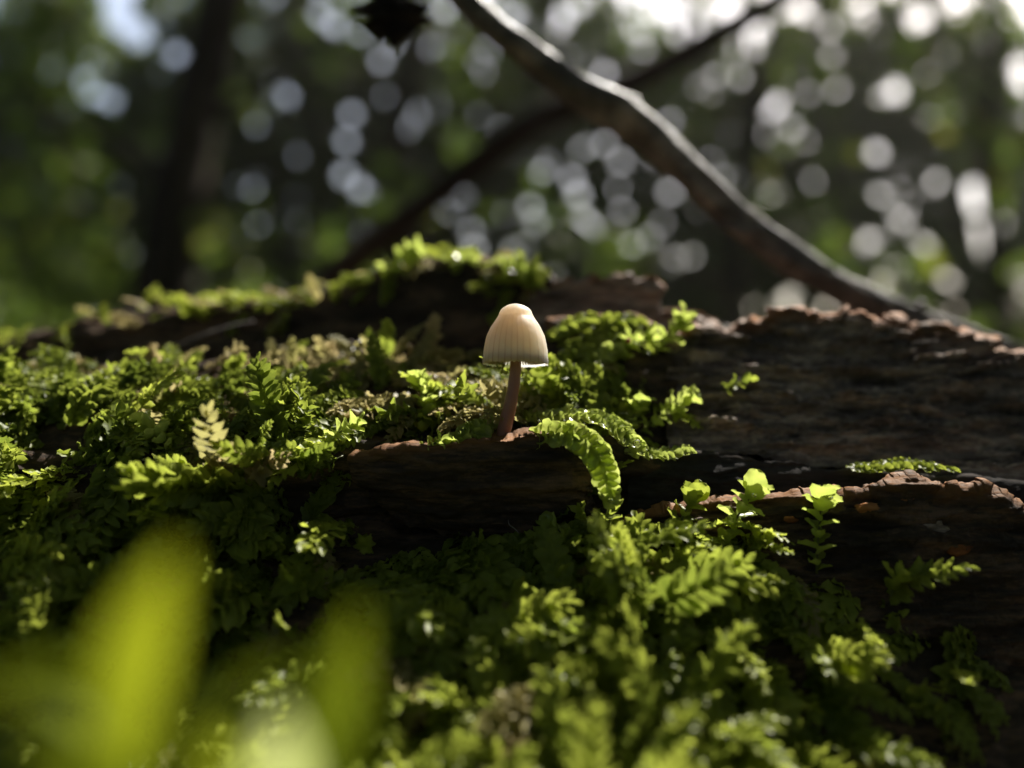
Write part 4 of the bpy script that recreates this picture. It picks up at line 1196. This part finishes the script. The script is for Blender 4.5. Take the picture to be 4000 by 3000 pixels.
D = 640.0
gp = gap_points(D)
TL = ['slender tree with olive crown far behind the end of the ridge', 'thin crowded tree with dark crown beyond the rear ridge', 'bushy tree with yellowish crown beyond the rear ridge', 'tall slim tree behind the mushroom and rear ridge',
      'broad crowned tree behind the upright bark chunk', 'blue green tree seen under the leaning branch', 'loose crowned tree behind the leaning branch', 'wide tree with bright gaps above the bark plate', 'airy tree beyond the foot of the leaning branch', 'dense dark tree past the end of the bark plate']
for k in range(10):
    xp = -350 + k * 520
    p = px(xp, 1500, D + rng.uniform(-15, 15))
    tree('broadleaf_tree', TL[k], (p[0], p[1]), 400, 7 + 3 * rng.random(), (95, 40, 185, 165), 11.0, 11800, 400 + k, lean=(rng.uniform(-40, 40), 0), limbs=6, gaps=gp)

# nearer dark trunks
def trunk_tree(label, pts, radii, seed, leaf=9.0):
    P = pts_px(pts)
    base = P[0]
    root = empty('dark_tree', base, label, 'tree', 'dark tree trunks in shade')
    V, F = tube(P - base, radii, 40, 14, rough=0.1, freq=0.15, seed=seed)
    link('trunk', mesh_np('trunk', V, F), M_trunk, root)
    return root, base
root, base = trunk_tree('dark leaning tree trunk in shade beyond the end of the log', [(590, 1645, 300), (640, 1150, 300), (690, 800, 298), (760, 450, 296), (830, 150, 294), (880, -100, 292), (960, -700, 290)], [14, 11.5, 10, 9.5, 8.5, 7.5, 6], 501)
for pp, rr in (([(700, 780, 298), (560, 640, 296), (380, 520, 292), (150, 420, 290)], [3.2, 2.4, 1.5]), ([(740, 520, 297), (950, 380, 300), (1250, 300, 305)], [3, 2, 1]), ([(690, 800, 298), (900, 700, 305), (1150, 640, 310)], [2.8, 2, 1])):
    V, F = tube(pts_px(pp) - base, rr, 20, 8, rough=0.1, freq=0.3, seed=7)
    link('limb', mesh_np('limb', V, F), M_trunk, root)
r = np.random.default_rng(77)
cl = []
for (x, y, s, n) in [(100, 300, 160, 90), (60, 900, 170, 80), (300, 700, 160, 80), (450, 1050, 140, 70), (150, 1150, 150, 80), (250, 60, 150, 70), (700, 560, 110, 45), (900, 950, 150, 60), (880, 60, 130, 50)]:
    c = px(x, y, 300)
    cl.append(c + r.normal(size=(n, 3)) * np.array([s * K * 300, 14, s * K * 300]) * 0.6)
cl = np.vstack(cl) - base
V, F, rd = leaf_cloud(cl, r.uniform(6, 10, len(cl)), r)
link('crown', mesh_np('crown', V, F, {'rand': rd}, smooth=False), M_leafT, root)
def sapling(label, pts, radii, seed, dist, clusters):
    root, base = trunk_tree(label, pts, radii, seed)
    r = np.random.default_rng(seed + 1)
    trunk = catmull(pts_px(pts), 40)
    cl = []
    for (x, y, s, n) in clusters:
        c = px(x, y, dist)
        a = trunk[np.argmin(np.abs(trunk[:, 2] - c[2] + 20))]
        V, F = tube(np.array([a, (a * 0.4 + c * 0.6) + np.array([0, 0, 4.0]), c]) - base, [1.1, 0.8, 0.4], 12, 6)
        link('limb', mesh_np('limb', V, F), M_trunk, root)
        cl.append(c + r.normal(size=(n, 3)) * np.array([s * K * dist, 14, s * K * dist]) * 0.6)
    cl = np.vstack(cl) - base
    V, F, rd = leaf_cloud(cl, r.uniform(6, 10, len(cl)), r)
    link('crown', mesh_np('crown', V, F, {'rand': rd}, smooth=False), M_leafT, root)
sapling('slim dark sapling beyond the middle of the rear ridge', [(1560, 1680, 330), (1620, 1000, 330), (1560, 500, 330), (1640, 100, 330), (1600, -500, 330)], [5, 4, 3.5, 3, 2], 511, 325,
        [(960, 400, 50, 16), (1290, 960, 110, 32), (1000, 1150, 120, 30), (1300, 250, 120, 26), (1560, 800, 120, 28), (1800, 560, 110, 24), (1850, 250, 120, 26), (1500, 60, 110, 22), (2100, 760, 90, 16)])
sapling('slim sapling with scattered leaves behind the leaning branch', [(2920, 1680, 340), (2880, 1000, 340), (2960, 500, 340), (2900, 100, 340), (2960, -500, 340)], [4, 3.5, 3, 2.4, 1.6], 521, 335,
        [(2450, 1000, 110, 34), (2250, 950, 90, 20), (2560, 220, 120, 30), (2950, 780, 130, 30), (3150, 560, 120, 26), (2700, 400, 110, 24), (3200, 900, 130, 26), (3150, 260, 120, 24)])
sapling('leafy sapling past the foot of the leaning branch', [(3950, 1700, 310), (3900, 1100, 310), (3850, 600, 310), (3900, 100, 310), (3850, -500, 310)], [4.5, 4, 3.2, 2.6, 1.8], 531, 305,
        [(3950, 1350, 100, 60), (3800, 520, 130, 34), (3950, 650, 120, 34), (3600, 240, 130, 34), (3900, 180, 130, 30), (3550, 1080, 110, 24), (3980, 1080, 90, 20), (3300, 60, 100, 16)])

# undergrowth, dense and dark, at the feet of the trees
def undergrowth():
    r = np.random.default_rng(91)
    n = 14000
    a = r.uniform(-0.75, 0.75, n)
    d = r.uniform(420, 620, n)
    hmax = np.where(a < -0.1, 62, 34) * (0.6 + 0.5 * (vnoise(np.stack([a * 9, d / 200, a * 0], -1), 4) * .5 + .5))
    z = r.random(n) * hmax
    V, F, rd = leaf_cloud(np.stack([np.sin(a) * d, np.cos(a) * d, z], -1), r.uniform(7, 13, n), r)
    o = link('undergrowth', mesh_np('undergrowth', V, F, {'rand': rd}, smooth=False), M_leafT)
    tag(o, 'dark leafy undergrowth at the feet of the far trees', 'undergrowth', kind='stuff')
undergrowth()

def forest_mass():
    """the wood that closes round and over the log: leaves in a ring and an overhead canopy with one opening for the sun"""
    r = np.random.default_rng(92)
    n = 30000
    # ring
    a = r.uniform(0.72, 2 * math.pi - 0.72, n)
    d = r.uniform(480, 760, n)
    z = r.random(n) * 620
    A = np.stack([np.sin(a) * d, np.cos(a) * d, z], -1)
    # overhead
    m = 39000
    X = r.uniform(-640, 640, m); Y = r.uniform(-700, 640, m)
    Zc = r.uniform(420, 620, m)
    B = np.stack([X, Y, Zc], -1)
    B = B[np.hypot(B[:, 0], B[:, 1]) < 720]
    P = np.vstack([A, B])
    o0 = np.array([0, 10.5, Z0])
    rel = P - o0
    t = rel @ SUN
    perp = rel - t[:, None] * SUN
    pd = np.linalg.norm(perp, axis=1)
    P = P[~((pd < 36) & (t > 0))]
    V, F, rd = leaf_cloud(P, r.uniform(16, 30, len(P)), r)
    o = link('forest_canopy', mesh_np('forest_canopy', V, F, {'rand': rd}, smooth=False), M_leafT)
    tag(o, 'closed leafy canopy of the wood around and over the log', 'foliage', kind='stuff')
forest_mass()
print('objects', len(bpy.data.objects), 'tris', sum(len(m.polygons) * 2 for m in bpy.data.meshes))

# ------------------------------------------------------------------ faint haze volume, added to imitate the lens glare veil
def haze():
    v = np.array([[x, y, z] for x in (-6100, 6100) for y in (-6100, 6100) for z in (-120, 720)], float)
    f = np.array([[0, 1, 3, 2], [4, 6, 7, 5], [0, 4, 5, 1], [2, 3, 7, 6], [0, 2, 6, 4], [1, 5, 7, 3]])
    m, nt, out = new_mat('glare_haze')
    pv = N(nt, 'ShaderNodeVolumePrincipled')
    pv.inputs['Color'].default_value = (1.0, 0.98, 0.92, 1)
    pv.inputs['Density'].default_value = 0.0024
    pv.inputs['Anisotropy'].default_value = 0.65
    nt.links.new(pv.outputs[0], out.inputs['Volume'])
    o = link('haze', mesh_np('haze', v, f, smooth=False), m)
    tag(o, 'faint added haze veiling the trees like lens glare', 'haze', kind='stuff')
haze()
print('objects', len(bpy.data.objects), 'tris', sum(len(m.polygons) * 2 for m in bpy.data.meshes))
